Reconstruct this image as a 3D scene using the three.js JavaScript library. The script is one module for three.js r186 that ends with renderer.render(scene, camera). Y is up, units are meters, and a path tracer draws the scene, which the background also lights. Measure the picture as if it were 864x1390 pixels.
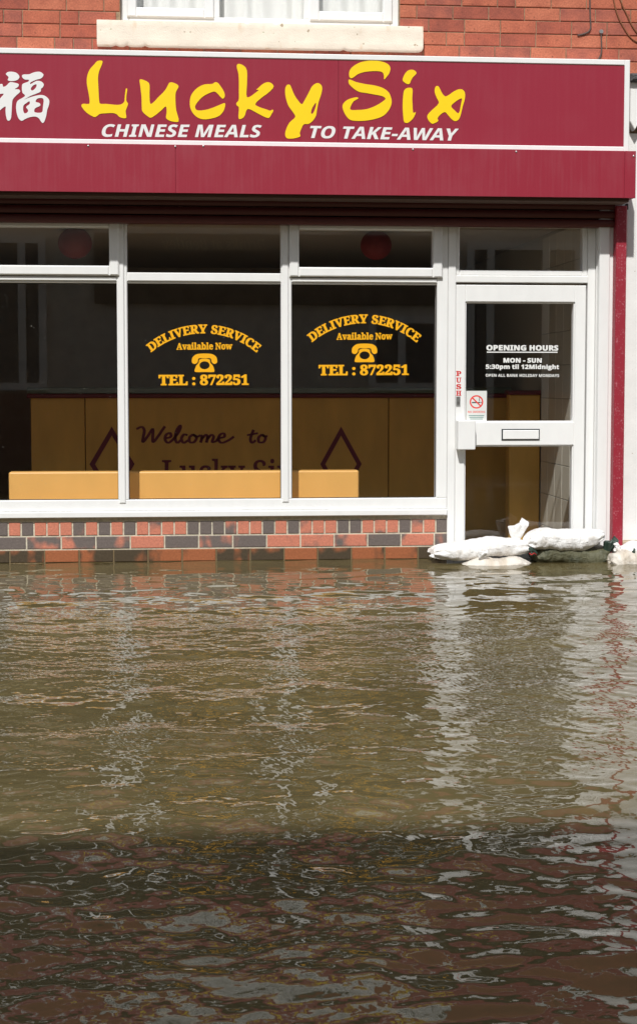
import * as THREE from 'three';
import { FontLoader } from 'three/addons/loaders/FontLoader.js';
import { ImprovedNoise } from 'three/addons/math/ImprovedNoise.js';
import { mergeGeometries } from 'three/addons/utils/BufferGeometryUtils.js';
import { RoundedBoxGeometry } from 'three/addons/geometries/RoundedBoxGeometry.js';

// ------------------------------------------------------------------ camera, sky, sun, exposure
const FOCAL = 2000, CX = 432, CY = 650, YAW = THREE.MathUtils.degToRad(4.985), PITCH = THREE.MathUtils.degToRad(3.666);
const EYE = new THREE.Vector3(0, 1.067, 8.9);
const scene = new THREE.Scene();
const camera = new THREE.PerspectiveCamera(2 * Math.atan(650 / FOCAL) * 180 / Math.PI, 864 / 1300, 0.05, 2000);
camera.position.copy(EYE);
camera.rotation.order = 'YXZ';
camera.rotation.set(-PITCH, -YAW, 0);
camera.setViewOffset(864, 1300, 0, 0, 864, 1390);      // the lens axis sits at row 650 of the photograph
camera.updateMatrixWorld(true);

const SKY = 0.9;
const SUN_AZ = THREE.MathUtils.degToRad(16), SUN_EL = Math.atan(1.25 * Math.cos(SUN_AZ));
const sunDir = new THREE.Vector3(-Math.sin(SUN_AZ) * Math.cos(SUN_EL), Math.sin(SUN_EL), Math.cos(SUN_AZ) * Math.cos(SUN_EL));
{
  // hazy summer sky with thin cloud: pale blue above, whiter towards the horizon and round the sun
  const w = 512, h = 256, d = new Float32Array(w * h * 4), pn0 = new ImprovedNoise(), v = new THREE.Vector3();
  for (let j = 0; j < h; j++) for (let i = 0; i < w; i++) {
    const th = (i / w - 0.5) * 2 * Math.PI, ph = ((j + 0.5) / h - 0.5) * Math.PI;
    v.set(Math.cos(th) * Math.cos(ph), Math.sin(ph), Math.sin(th) * Math.cos(ph));
    const up = Math.max(0, v.y), t = Math.pow(1 - up, 2.2), near = Math.pow(Math.max(0, v.dot(sunDir)), 8);
    let c = 0, a = 0.5; for (let k = 0, f = 1.6; k < 5; k++, f *= 2.1, a *= 0.5) c += a * pn0.noise(v.x * f / (up + 0.35), v.z * f / (up + 0.35), k * 3.3);
    const cl = Math.min(1, Math.max(0, (c + 0.06) * 2.4)), o = (j * w + i) * 4;
    const mixv = (p, q, r) => p + (q - p) * r;
    [[0.26, 0.62], [0.36, 0.66], [0.54, 0.70]].forEach(([z, hz], k) => { d[o + k] = (mixv(mixv(z, hz, t), [0.95, 0.95, 0.94][k], cl * 0.6) + near * [0.5, 0.46, 0.4][k]) * SKY; });
    d[o + 3] = 1;
  }
  const skyMap = new THREE.DataTexture(d, w, h, THREE.RGBAFormat, THREE.FloatType);
  skyMap.mapping = THREE.EquirectangularReflectionMapping; skyMap.magFilter = THREE.LinearFilter; skyMap.needsUpdate = true;
  scene.background = skyMap; scene.environment = skyMap;
}
const sun = new THREE.DirectionalLight(new THREE.Color(1, 0.985, 0.95), 4.1);
sun.position.copy(sunDir).multiplyScalar(40);
sun.castShadow = true;
sun.shadow.radius = 2.2;
sun.shadow.mapSize.set(4096, 4096);
Object.assign(sun.shadow.camera, { left: -14, right: 14, top: 14, bottom: -14, near: 1, far: 90 });
scene.add(sun, sun.target);
const renderer = new THREE.WebGLRenderer({ antialias: true });
renderer.setSize(636, 1024);
renderer.toneMapping = THREE.LinearToneMapping;
renderer.toneMappingExposure = 1.04;
renderer.shadowMap.enabled = true;

// ------------------------------------------------------------------ helpers
let seed = 20070626;
const rnd = () => { seed = (seed * 1664525 + 1013904223) >>> 0; return seed / 4294967296; };
const rr = (a, b) => a + (b - a) * rnd();
const pn = new ImprovedNoise();
const noise = (x, y, z = 0.37) => pn.noise(x, y, z);
const fbm = (x, y, z = 0.37, n = 4) => { let s = 0, a = 0.5; for (let i = 0; i < n; i++) { s += a * noise(x, y, z + i * 7.1); x *= 2.03; y *= 2.03; a *= 0.5; } return s; };
const clamp = (v, a = 0, b = 1) => Math.min(b, Math.max(a, v));
const lerp = (a, b, t) => a + (b - a) * t;
const smooth = (a, b, v) => { const t = clamp((v - a) / (b - a)); return t * t * (3 - 2 * t); };

// a pixel of the photograph on the plane z = const
function P(px, py, z) {
  const d = new THREE.Vector3((px - CX) / FOCAL, -(py - CY) / FOCAL, -1).applyEuler(camera.rotation);
  return EYE.clone().addScaledVector(d, (z - EYE.z) / d.z);
}
const X = (px, z, py = 500) => P(px, py, z).x;
const Y = (py, z, px = 400) => P(px, py, z).y;

const names = {};
function numbered(n) { const k = names[n] = (names[n] ?? -1) + 1; return k ? `${n}_${String(k).padStart(3, '0')}` : n; }
const bases = new Map();
function thing(name, label, category, [x, y, z], group) {
  const o = new THREE.Group();
  o.name = numbered(name); o.position.set(x, y, z);
  o.userData = { label, category };
  if (group) o.userData.group = group;
  bases.set(o, o.position.clone()); scene.add(o);
  return o;
}
// geometry given in world coordinates
function part(name, geo, mat, parent, label) {
  const b = bases.get(parent);
  geo.translate(-b.x, -b.y, -b.z);
  const m = new THREE.Mesh(geo, mat);
  m.name = name; m.castShadow = m.receiveShadow = true;
  if (label) m.userData.label = label;
  bases.set(m, b); parent.add(m);
  return m;
}
// shared geometry, placed
function piece(name, geo, mat, parent, x, y, z, rz = 0) {
  const b = bases.get(parent), m = new THREE.Mesh(geo, mat);
  m.name = name; m.castShadow = m.receiveShadow = true;
  m.position.set(x - b.x, y - b.y, z - b.z); m.rotation.z = rz;
  parent.add(m); return m;
}
function structure(name, geo, mat) {
  const m = new THREE.Mesh(geo, mat); m.name = name; m.castShadow = m.receiveShadow = true;
  m.userData = { kind: 'structure' }; bases.set(m, new THREE.Vector3()); scene.add(m); return m;
}
// uv in metres, projected along the main axis of each face
function uvm(g, du = 0, dv = 0) {
  if (g.index) g = g.toNonIndexed();
  const p = g.attributes.position, uv = new Float32Array(p.count * 2);
  const a = new THREE.Vector3(), b = new THREE.Vector3(), c = new THREE.Vector3();
  for (let i = 0; i < p.count; i += 3) {
    a.fromBufferAttribute(p, i); b.fromBufferAttribute(p, i + 1); c.fromBufferAttribute(p, i + 2);
    const n = b.clone().sub(a).cross(c.clone().sub(a)); n.set(Math.abs(n.x), Math.abs(n.y), Math.abs(n.z));
    [a, b, c].forEach((q, k) => {
      const [u, v] = n.z >= n.x && n.z >= n.y ? [q.x, q.y] : n.x >= n.y ? [q.z, q.y] : [q.x, q.z];
      uv[(i + k) * 2] = u + du; uv[(i + k) * 2 + 1] = v + dv;
    });
  }
  g.setAttribute('uv', new THREE.BufferAttribute(uv, 2));
  return g;
}
// box with chamfered edges on its front (+z) face; corner coordinates
function cbox(x0, x1, y0, y1, z0, z1, c = 0.003) {
  if (x1 < x0) [x0, x1] = [x1, x0];
  if (y1 < y0) [y0, y1] = [y1, y0];
  c = Math.min(c, (x1 - x0) * 0.3, (y1 - y0) * 0.3, (z1 - z0) * 0.5);
  const ring = (i, z) => [[x0 + i, y0 + i, z], [x1 - i, y0 + i, z], [x1 - i, y1 - i, z], [x0 + i, y1 - i, z]];
  const A = ring(0, z0), B = ring(0, z1 - c), C = ring(c, z1), v = [];
  const quad = (a, b, d, e) => v.push(...a, ...b, ...d, ...a, ...d, ...e);
  quad(C[0], C[1], C[2], C[3]); quad(A[3], A[2], A[1], A[0]);
  for (let i = 0; i < 4; i++) { const j = (i + 1) % 4; quad(A[i], A[j], B[j], B[i]); quad(B[i], B[j], C[j], C[i]); }
  const g = new THREE.BufferGeometry();
  g.setAttribute('position', new THREE.BufferAttribute(new Float32Array(v), 3));
  g.computeVertexNormals();
  return uvm(g);
}
const merge = list => mergeGeometries(list.map(g => { g = g.index ? g.toNonIndexed() : g; for (const k of Object.keys(g.attributes)) if (!['position', 'normal', 'uv'].includes(k)) g.deleteAttribute(k); return g; }));
function tube(points, r, seg = 24, rad = 7) { return uvm(new THREE.TubeGeometry(new THREE.CatmullRomCurve3(points), seg, r, rad, false)); }

// ---- textures
function tex(w, h, metres, fn, srgb = false, my = metres) {
  const d = new Uint8Array(w * h * 4);
  for (let j = 0; j < h; j++) for (let i = 0; i < w; i++) {
    const c = fn(i / w, j / h), o = (j * w + i) * 4;
    const q = typeof c === 'number' ? [c, c, c] : c;
    for (let k = 0; k < 3; k++) d[o + k] = Math.round(255 * clamp(srgb ? (q[k] <= 0.0031308 ? q[k] * 12.92 : 1.055 * Math.pow(q[k], 1 / 2.4) - 0.055) : q[k]));
    d[o + 3] = 255;
  }
  const t = new THREE.DataTexture(d, w, h);
  t.wrapS = t.wrapT = THREE.MirroredRepeatWrapping;
  t.magFilter = THREE.LinearFilter; t.minFilter = THREE.LinearMipmapLinearFilter; t.generateMipmaps = true;
  t.repeat.set(1 / metres, 1 / my);
  if (srgb) t.colorSpace = THREE.SRGBColorSpace;
  t.needsUpdate = true;
  return t;
}
const mixc = (a, b, t) => [lerp(a[0], b[0], t), lerp(a[1], b[1], t), lerp(a[2], b[2], t)];
const std = o => new THREE.MeshStandardMaterial({ roughness: 0.8, ...o });
const lin = (r, g, b) => new THREE.Color().setRGB(r, g, b);

const grainBump = tex(256, 256, 0.25, (u, v) => 0.5 + 0.7 * fbm(u * 40, v * 40, 3.3, 4));
// upper wall bricks: orange-red, sooty flecks, darker fired patches
function brickTex(base, dark, z, amount) {
  return tex(512, 256, 1.2, (u, v) => {
    const s = fbm(u * 12, v * 6, z, 5), f = fbm(u * 130, v * 65, z + 20, 3), big = fbm(u * 4, v * 2, z + 9, 3);
    let c = mixc(base, dark, clamp(amount + s * 1.1 + big * 0.6));
    const k = 1 + f * 0.55;
    const spot = fbm(u * 60, v * 30, z + 40, 2) > 0.33 ? 0.6 : 1;
    return c.map(q => q * k * spot);
  }, true, 0.6);
}
const wallBrickMats = [[[0.46, 0.13, 0.07], [0.30, 0.075, 0.045], 1, 0.2], [[0.5, 0.155, 0.085], [0.34, 0.09, 0.05], 5, 0.15], [[0.40, 0.10, 0.058], [0.22, 0.06, 0.042], 9, 0.3], [[0.45, 0.125, 0.075], [0.25, 0.075, 0.055], 14, 0.4]]
  .map(a => std({ map: brickTex(...a), roughness: 0.9, bumpMap: grainBump, bumpScale: 0.0015 }));
const mortarDark = std({ map: tex(256, 256, 0.5, (u, v) => { const k = 1 + 0.9 * fbm(u * 20, v * 20, 2, 4); return [0.30 * k, 0.21 * k, 0.13 * k]; }, true), roughness: 0.95, bumpMap: grainBump, bumpScale: 0.002 });
const mortarPale = std({ map: tex(256, 256, 0.5, (u, v) => { const k = 1 + 0.5 * fbm(u * 20, v * 20, 12, 4); return [0.56 * k, 0.50 * k, 0.39 * k]; }, true), roughness: 0.95, bumpMap: grainBump, bumpScale: 0.002 });
// stall riser bricks: kiln-flashed, red to blue-black
function flashTex(z, a, b, off, spread) {
  return tex(512, 256, 1.2, (u, v) => {
    const s = fbm(u * 9, v * 3.5, z, 3), f = fbm(u * 110, v * 55, z + 20, 3);
    const c = mixc(a, b, smooth(-spread, spread, s + off));
    const scuff = fbm(u * 24, v * 70, z + 33, 3) > 0.3 ? 1.25 : 1;
    return c.map(q => q * (1 + f * 0.4) * scuff);
  }, true, 0.6);
}
const RED = [0.55, 0.19, 0.12], DARK = [0.14, 0.112, 0.10], RWET = [0.34, 0.115, 0.05], DWET = [0.075, 0.056, 0.036];
const riserMats = {
  R: [1, 2].map(k => std({ map: flashTex(k * 11, RED, DARK, -0.36, 0.2), roughness: 0.75, bumpMap: grainBump, bumpScale: 0.0008 })),
  D: [1, 2].map(k => std({ map: flashTex(k * 17, RED, DARK, 0.34, 0.2), roughness: 0.65, bumpMap: grainBump, bumpScale: 0.0008 })),
  M: [1, 2].map(k => std({ map: flashTex(k * 23, RED, DARK, 0.0, 0.14), roughness: 0.7, bumpMap: grainBump, bumpScale: 0.0008 })),
  r: [std({ map: flashTex(31, RWET, DWET, -0.3, 0.2), roughness: 0.35, bumpMap: grainBump, bumpScale: 0.0006 })],
  d: [std({ map: flashTex(37, RWET, DWET, 0.32, 0.2), roughness: 0.3, bumpMap: grainBump, bumpScale: 0.0006 })],
  m: [std({ map: flashTex(41, RWET, DWET, 0.02, 0.14), roughness: 0.32, bumpMap: grainBump, bumpScale: 0.0006 })],
};
const whiteTex = tex(512, 512, 0.9, (u, v) => {
  const k = 0.82 + 0.05 * fbm(u * 14, v * 5, 4, 4), speck = fbm(u * 120, v * 120, 8, 2) > 0.46 ? 0.86 : 1;
  return [k * speck, k * speck * 0.995, k * speck * 0.975];
}, true);
const upvc = std({ map: whiteTex, roughness: 0.38 });
const rubber = std({ color: lin(0.02, 0.02, 0.02), roughness: 0.6 });
const whitePaint = std({
  map: tex(512, 512, 1.2, (u, v) => {
    const k = 0.80 + 0.09 * fbm(u * 9, v * 9, 14, 5), chip = fbm(u * 46, v * 40, 24, 3) > 0.44;
    return chip ? [0.5, 0.45, 0.38] : [k, k * 0.985, k * 0.955];
  }, true), roughness: 0.7, bumpMap: grainBump, bumpScale: 0.0012,
});
function paintTex(base, z, chalk) {
  return tex(512, 512, 1.3, (u, v) => {
    const streak = fbm(u * 70, v * 3.2, z, 4), blot = fbm(u * 5, v * 5, z + 6, 4), f = fbm(u * 160, v * 160, z + 2, 2);
    const t = clamp(chalk * (0.25 + streak * 1.3 + blot * 1.2));
    return mixc(base, [0.46, 0.26, 0.27], t).map(q => q * (1 + f * 0.12));
  }, true);
}
const signMaroon = std({ map: paintTex([0.30, 0.024, 0.045], 3, 0.035), roughness: 0.32 });
const boxMaroon = std({ map: paintTex([0.29, 0.017, 0.036], 13, 0.07), roughness: 0.42 });
const postMaroon = std({
  map: tex(256, 512, 0.3, (u, v) => {
    const sc = fbm(u * 26, v * 50, 3, 4) + 0.6 * fbm(u * 6, v * 9, 8, 3);
    return mixc([0.30, 0.016, 0.032], [0.42, 0.12, 0.14], smooth(0.1, 0.42, sc));
  }, true, 0.6), roughness: 0.5,
});
const shutterPaint = std({ map: paintTex([0.085, 0.012, 0.011], 23, 0.05), roughness: 0.5 });
const trimWhite = std({ map: whiteTex, roughness: 0.3 });
const yellowVinyl = std({ color: lin(0.93, 0.64, 0.0), roughness: 0.45 });
const whiteVinyl = std({ color: lin(0.78, 0.78, 0.76), roughness: 0.45 });
const orangeVinyl = std({ color: lin(0.88, 0.42, 0.0), roughness: 0.5 });
const redVinyl = std({ color: lin(0.62, 0.02, 0.02), roughness: 0.5 });
const glass = new THREE.MeshPhysicalMaterial({ color: lin(1, 1, 1), roughness: 0.0, transmission: 1, thickness: 0, ior: 1.5 });
const metal = std({ color: lin(0.55, 0.55, 0.54), roughness: 0.35, metalness: 0.9 });

// ------------------------------------------------------------------ flood water
const WALL = 0.05, BRICK = 0.0;                          // faces of the upper wall and of the stall riser
{
  // a finely rippled field where the photograph looks, a level sheet beyond it
  const z0 = -0.12, z1 = 7.0, nx = 700, nz = 860;
  const xl = z => lerp(-2.1, -0.9, (z - z0) / (z1 - z0)), xr = z => lerp(3.7, 1.7, (z - z0) / (z1 - z0));
  const waves = [], NW = 110;
  for (let i = 0; i < NW; i++) {
    const L = 0.04 * Math.pow(14, (i + rnd()) / NW), k = 2 * Math.PI / L;
    let th = (rnd() + rnd() + rnd() - 1.5) * 1.4 + (rnd() < 0.6 ? Math.PI / 2 : -Math.PI / 2) + 0.12;
    if (rnd() < 0.25) th = rnd() * Math.PI * 2;
    const slope = 0.0108 * (L < 0.07 ? 0.9 : L < 0.17 ? 1.15 : 0.7) * rr(0.7, 1.3);
    waves.push([k * Math.cos(th), k * Math.sin(th), rnd() * 7, slope / k, slope, L, Math.cos(th), Math.sin(th)]);
  }
  const n = (nx + 1) * (nz + 1), pos = new Float32Array(n * 3), nor = new Float32Array(n * 3);
  let o = 0;
  for (let j = 0; j <= nz; j++) {
    const t = j / nz, z = lerp(z0, z1, t * 1.3 - 0.3 * t * t), a = xl(z), b = xr(z);
    for (let i = 0; i <= nx; i++, o += 3) {
      const x = lerp(a, b, i / nx);
      const wx = x + 0.12 * noise(x * 0.9, z * 0.9, 4.4), wz = z + 0.12 * noise(x * 0.9, z * 0.9, 8.8);
      const gust = clamp(0.8 + 1.3 * fbm(x * 0.5, z * 1.1, 1.7, 3), 0.25, 1.5);
      const edge = smooth(a, a + 0.25, x) * smooth(b, b - 0.25, x) * smooth(z1, z1 - 0.25, z);
      const calm = lerp(0.2, 1, smooth(0.3, 2.9, z));
      let h = 0, gx = 0, gz = 0;
      const mS = edge * gust * calm * calm * lerp(1, 0.75, smooth(3.6, 5.8, z)), mM = edge * lerp(1, gust, 0.5) * calm, mL = edge * lerp(calm, 1, 0.65);
      for (const w of waves) {
        const ang = w[0] * wx + w[1] * wz + w[2], m = w[5] < 0.07 ? mS : w[5] < 0.18 ? mM : mL;
        h += w[3] * Math.sin(ang) * m;
        const c = Math.cos(ang) * m * w[4];
        gx += c * w[6]; gz += c * w[7];
      }
      pos[o] = x; pos[o + 1] = h; pos[o + 2] = z;
      const l = 1 / Math.hypot(gx, 1, gz); nor[o] = -gx * l; nor[o + 1] = l; nor[o + 2] = -gz * l;
    }
  }
  const idx = new Uint32Array(nx * nz * 6); o = 0;
  for (let j = 0; j < nz; j++) for (let i = 0; i < nx; i++) {
    const a = j * (nx + 1) + i, b = a + 1, c = a + nx + 1, d = c + 1;
    idx.set([a, c, b, b, c, d], o); o += 6;
  }
  const fine = new THREE.BufferGeometry();
  fine.setAttribute('position', new THREE.BufferAttribute(pos, 3));
  fine.setAttribute('normal', new THREE.BufferAttribute(nor, 3));
  fine.setIndex(new THREE.BufferAttribute(idx, 1));
  const quad = (...c) => { const g = new THREE.BufferGeometry(); g.setAttribute('position', new THREE.BufferAttribute(new Float32Array(c.flatMap(([x, z]) => [x, 0, z])), 3)); g.setAttribute('normal', new THREE.BufferAttribute(new Float32Array([0, 1, 0, 0, 1, 0, 0, 1, 0, 0, 1, 0]), 3)); g.setIndex([0, 2, 1, 0, 3, 2]); return g; };
  const g = mergeGeometries([fine, quad([-60, z0], [xl(z0), z0], [xl(z1), z1], [-60, z1]), quad([xr(z0), z0], [60, z0], [60, z1], [xr(z1), z1]), quad([-60, z1], [60, z1], [60, 60], [-60, 60])]);
  const p = g.attributes.position, uv = new Float32Array(p.count * 2);
  for (let i = 0; i < p.count; i++) { uv[2 * i] = (p.getX(i) + 2.2) / 6; uv[2 * i + 1] = (p.getZ(i) + 0.2) / 7.2; }
  g.setAttribute('uv', new THREE.BufferAttribute(uv, 2));
  // capillary ripples too small for the mesh
  const N = 2048, nd = new Uint8Array(N * N * 4), small = [];
  for (let i = 0; i < 34; i++) {
    const L = 0.014 * Math.pow(3.4, (i + rnd()) / 34), k = 2 * Math.PI / L;
    let th = (rnd() + rnd() + rnd() - 1.5) * 1.5 + (rnd() < 0.6 ? Math.PI / 2 : -Math.PI / 2) + 0.15;
    if (rnd() < 0.3) th = rnd() * Math.PI * 2;
    small.push([k * Math.cos(th), k * Math.sin(th), rnd() * 7, Math.cos(th), Math.sin(th)]);
  }
  const G = 128, gustF = new Float32Array((G + 1) * (G + 1)), warpA = gustF.slice(), warpB = gustF.slice();
  for (let j = 0; j <= G; j++) for (let i = 0; i <= G; i++) {
    const x = i / G * 6 - 2.2, z = j / G * 7.2 - 0.2, q = j * (G + 1) + i;
    gustF[q] = clamp(0.75 + 1.6 * fbm(x * 0.8, z * 1.6, 21.7, 4), 0.12, 1.6) * lerp(0.05, 1, smooth(1.2, 3.0, z)) * lerp(1, 0.35, smooth(4.0, 5.5, z)) * 0.0145;
    warpA[q] = 0.05 * noise(x * 2.2, z * 2.2, 31); warpB[q] = 0.05 * noise(x * 2.2, z * 2.2, 37);
  }
  for (let j = 0; j < N; j++) for (let i = 0; i < N; i++) {
    const fi = i / N * G, fj = j / N * G, i0 = fi | 0, j0 = fj | 0, a = fi - i0, b = fj - j0, q = j0 * (G + 1) + i0;
    const bil = f => (f[q] * (1 - a) + f[q + 1] * a) * (1 - b) + (f[q + G + 1] * (1 - a) + f[q + G + 2] * a) * b;
    const x = i / N * 6 - 2.2 + bil(warpA), z = j / N * 7.2 - 0.2 + bil(warpB), m = bil(gustF);
    let gx = 0, gz = 0;
    for (const w of small) { const c = Math.cos(w[0] * x + w[1] * z + w[2]); gx += c * w[3]; gz += c * w[4]; }
    gx *= m; gz *= m;
    const l = 1 / Math.hypot(gx, gz, 1), o2 = (j * N + i) * 4;
    nd[o2] = 127.5 + 127.5 * -gx * l; nd[o2 + 1] = 127.5 + 127.5 * gz * l; nd[o2 + 2] = 127.5 + 127.5 * l; nd[o2 + 3] = 255;
  }
  const ripples = new THREE.DataTexture(nd, N, N); ripples.magFilter = THREE.LinearFilter; ripples.needsUpdate = true;
  const silt = tex(512, 512, 1, (u, v) => { const k = 1 + 0.5 * fbm(u * 7, v * 7, 6, 5); return [0.106 * k, 0.083 * k, 0.036 * k]; }, true);
  structure('flood_water', g, new THREE.MeshPhysicalMaterial({ map: silt, normalMap: ripples, roughness: 0.01, ior: 1.34 }));
  structure('road', new THREE.PlaneGeometry(120, 120).rotateX(-Math.PI / 2).translate(0, -0.55, 40), std({ color: lin(0.05, 0.05, 0.05), roughness: 0.95 }));
}

// ------------------------------------------------------------------ shop building
const LEFT = -2.6, RIGHT = 4.6;
const yRiserTop = (Y(703.2, BRICK, 30) + Y(699, BRICK, 600)) / 2;
const yLintel = Y(292, 0.0, 400);                        // head of the shopfront, behind the shutter
const xRiserR = X(607, BRICK, 730);
const building = thing('shop_building', 'red brick terrace building housing the maroon-signed takeaway', 'building', [X(432, 0), -0.55, 0]);

// upper wall
const upWinL = X(163, WALL, 10), upWinR = X(542, WALL, 20), upWinB = (Y(24, WALL, 165) + Y(37, WALL, 540)) / 2 - 0.02, upWinT = upWinB + 1.35, EAVES = 6.1;
{
  const zb = -0.25, zf = WALL - 0.006;
  part('wall', merge([
    cbox(LEFT, upWinL, yLintel, EAVES, zb, zf, 0), cbox(upWinR, RIGHT, yLintel, EAVES, zb, zf, 0),
    cbox(upWinL, upWinR, yLintel, upWinB, zb, zf, 0), cbox(upWinL, upWinR, upWinT, EAVES, zb, zf, 0),
  ]), mortarDark, building, 'sooty lime mortar of the upper brick wall');
  const L = 0.217, C = 0.0775, J = 0.005;
  const geos = [L, L / 2].map(len => [0, 1, 2, 3, 4, 5].map(() => { const g = cbox(-len / 2 + J / 2, len / 2 - J / 2, -C / 2 + J / 2, C / 2 - J / 2, -0.03, 0, 0.0035); return uvm(g, rr(0, 3), rr(0, 3)); }));
  const y0 = Y(78.5, WALL, 860) - C * 4.5 + 0.013, far = [];
  for (let r = 0; y0 + r * C < EAVES; r++) {
    const y = y0 + (r + 0.5) * C;
    let x = LEFT - rr(0, L);
    if (r % 2) x += L / 2;
    while (x < RIGHT) {
      const half = rnd() < 0.14, len = half ? L / 2 : L, xc = x + len / 2;
      x += len;
      let a = Math.max(xc - len / 2, LEFT), b = Math.min(xc + len / 2, RIGHT);
      if (y + C / 2 > upWinB && y - C / 2 < upWinT) {
        if (a < upWinL && b > upWinL) b = upWinL; else if (a < upWinR && b > upWinR) a = upWinR; else if (a >= upWinL && b <= upWinR) continue;
      }
      if (b - a < 0.03) continue;
      const cut = b - a < len - 0.002;
      const mat = wallBrickMats[Math.floor(rnd() * 4)], vis = y < Y(-12, WALL, 860) && a > -1.5 && b < 3.3, z = WALL + rr(-0.0015, 0.0015);
      const g = cut ? uvm(cbox(-(b - a) / 2 + J / 2, (b - a) / 2 - J / 2, -C / 2 + J / 2, C / 2 - J / 2, -0.03, 0, 0.0035), rr(0, 3), rr(0, 3)) : geos[half ? 1 : 0][Math.floor(rnd() * 6)];
      if (vis) piece('brick', g, mat, building, (a + b) / 2, y, z, rr(-0.004, 0.004));
      else far.push(g.clone().translate((a + b) / 2, y, z));
    }
  }
  const f = part('brickwork', merge(far), wallBrickMats[0], building, 'brickwork of the upper wall');
  f.userData.kind = 'stuff';
  // roof over the upper storey
  const roof = new THREE.Shape([[0.28, EAVES - 0.05], [0.28, EAVES + 0.08], [-4, EAVES + 2.7], [-8.4, EAVES + 0.08], [-8.4, EAVES - 0.05]].map(q => new THREE.Vector2(...q)));
  const rg = new THREE.ExtrudeGeometry(roof, { depth: RIGHT - LEFT, bevelEnabled: false }).rotateY(-Math.PI / 2).scale(1, 1, -1);
  rg.translate(RIGHT, 0, 0);
  part('roof', uvm(new THREE.BoxGeometry(RIGHT - LEFT, 0.12, 4.9).rotateX(0.55).translate((LEFT + RIGHT) / 2, EAVES + 1.22, -1.75)), std({ color: lin(0.09, 0.085, 0.085), roughness: 0.85 }), building);
}
// stone sill of the upper window
{
  const z = WALL + 0.07;
  const x0 = X(131.5, z, 40), x1 = X(574, z, 50), yt = (Y(24, z, 135) + Y(37.5, z, 570)) / 2, yb = (Y(58.5, z, 135) + Y(69.5, z, 570)) / 2;
  const nx = 90, ny = 8, g = new THREE.BoxGeometry(x1 - x0, yt - yb, 0.32, nx, ny, 4), p = g.attributes.position;
  for (let i = 0; i < p.count; i++) {
    let x = p.getX(i), y = p.getY(i), zz = p.getZ(i);
    const e = clamp(1 - ((yt - yb) / 2 - Math.abs(y)) / 0.012), n = fbm(x * 9, y * 9, zz * 9 + 3, 4), n2 = fbm(x * 30, y * 30, 2.2, 3);
    if (zz > 0.1) p.setZ(i, zz - e * 0.006 - 0.006 * Math.max(0, n2) - 0.004 * n);
    p.setY(i, y + e * Math.sign(y) * (-0.004 * Math.abs(n) - (n2 > 0.25 ? 0.008 : 0)));
  }
  g.computeVertexNormals(); g.translate((x0 + x1) / 2, (yt + yb) / 2, z - 0.16);
  part('window_sill', uvm(g), std({
    map: tex(1024, 256, 2.4, (u, v) => {
      const k = 1 + 0.16 * fbm(u * 18, v * 5, 3, 5);
      const rust = smooth(0.16, 0.42, fbm(u * 34, v * 2.4, 7, 4)), chip = fbm(u * 46, v * 12, 17, 3) > 0.40;
      const moss = fbm(u * 60, v * 16, 27, 3) > 0.42;
      return chip ? [0.42, 0.33, 0.22] : moss ? [0.38, 0.38, 0.22] : mixc([0.80 * k, 0.70 * k, 0.58 * k], [0.66, 0.47, 0.30], rust * 0.6);
    }, true, 0.6), roughness: 0.85, bumpMap: grainBump, bumpScale: 0.002,
  }), building, 'cream painted stone sill with rust stains and chipped edge');
}
// upper window
{
  const z = 0.0, xl = upWinL, xr = upWinR, b = upWinB + 0.012, t = upWinT, m1 = X(293, z, 10), m2 = X(417.5, z, 10), w = 0.05;
  const win = part('window', merge([
    cbox(xl, xl + w, b, t, -0.07, z, 0.004), cbox(xr - w, xr, b, t, -0.07, z, 0.004), cbox(xl + w, xr - w, b, b + 0.045, -0.07, z, 0.004), cbox(xl + w, xr - w, t - w, t, -0.07, z, 0.004),
    cbox(m1 - 0.022, m1 + 0.022, b + 0.045, t - w, -0.07, z - 0.002, 0.004), cbox(m2 - 0.022, m2 + 0.022, b + 0.045, t - w, -0.07, z - 0.002, 0.004),
  ]), upvc, building, 'white window frame with two casements above the cream sill');
  const sash = (a, c) => {
    const y0 = b + 0.036, y1 = t - w + 0.01, q = 0.055;
    part('casement', merge([cbox(a, a + q, y0, y1, -0.05, z + 0.014, 0.006), cbox(c - q, c, y0, y1, -0.05, z + 0.014, 0.006), cbox(a + q, c - q, y0, y0 + q, -0.05, z + 0.014, 0.006), cbox(a + q, c - q, y1 - q, y1, -0.05, z + 0.014, 0.006)]), upvc, win);
    part('pane', uvm(new THREE.BoxGeometry(c - a - 2 * q, y1 - y0 - 2 * q, 0.006).translate((a + c) / 2, (y0 + y1) / 2, -0.03)), glass, win);
  };
  sash(xl + w - 0.012, m1 - 0.012); sash(m2 + 0.012, xr - w + 0.012);
  part('pane', uvm(new THREE.BoxGeometry(m2 - m1 - 0.044, t - b - 0.095, 0.006).translate((m1 + m2) / 2, (t + b) / 2, -0.03)), glass, win);
  // net curtain and the dark room behind
  const cg = new THREE.PlaneGeometry(xr - xl, t - b, 160, 1), p = cg.attributes.position;
  for (let i = 0; i < p.count; i++) p.setZ(i, 0.014 * Math.sin(p.getX(i) * 55 + 1.5 * noise(p.getX(i) * 6, 0)));
  cg.computeVertexNormals(); cg.translate((xl + xr) / 2, (b + t) / 2, -0.12);
  part('net_curtain', cg, new THREE.MeshPhysicalMaterial({ color: lin(0.8, 0.8, 0.77), roughness: 0.95, side: THREE.DoubleSide }), win, 'white net curtain behind the upper window');
  part('room_back', cbox(xl - 0.2, xr + 0.2, b - 0.2, t + 0.2, -0.5, -0.4, 0), std({ color: lin(0.3, 0.28, 0.25) }), win);
}
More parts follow.
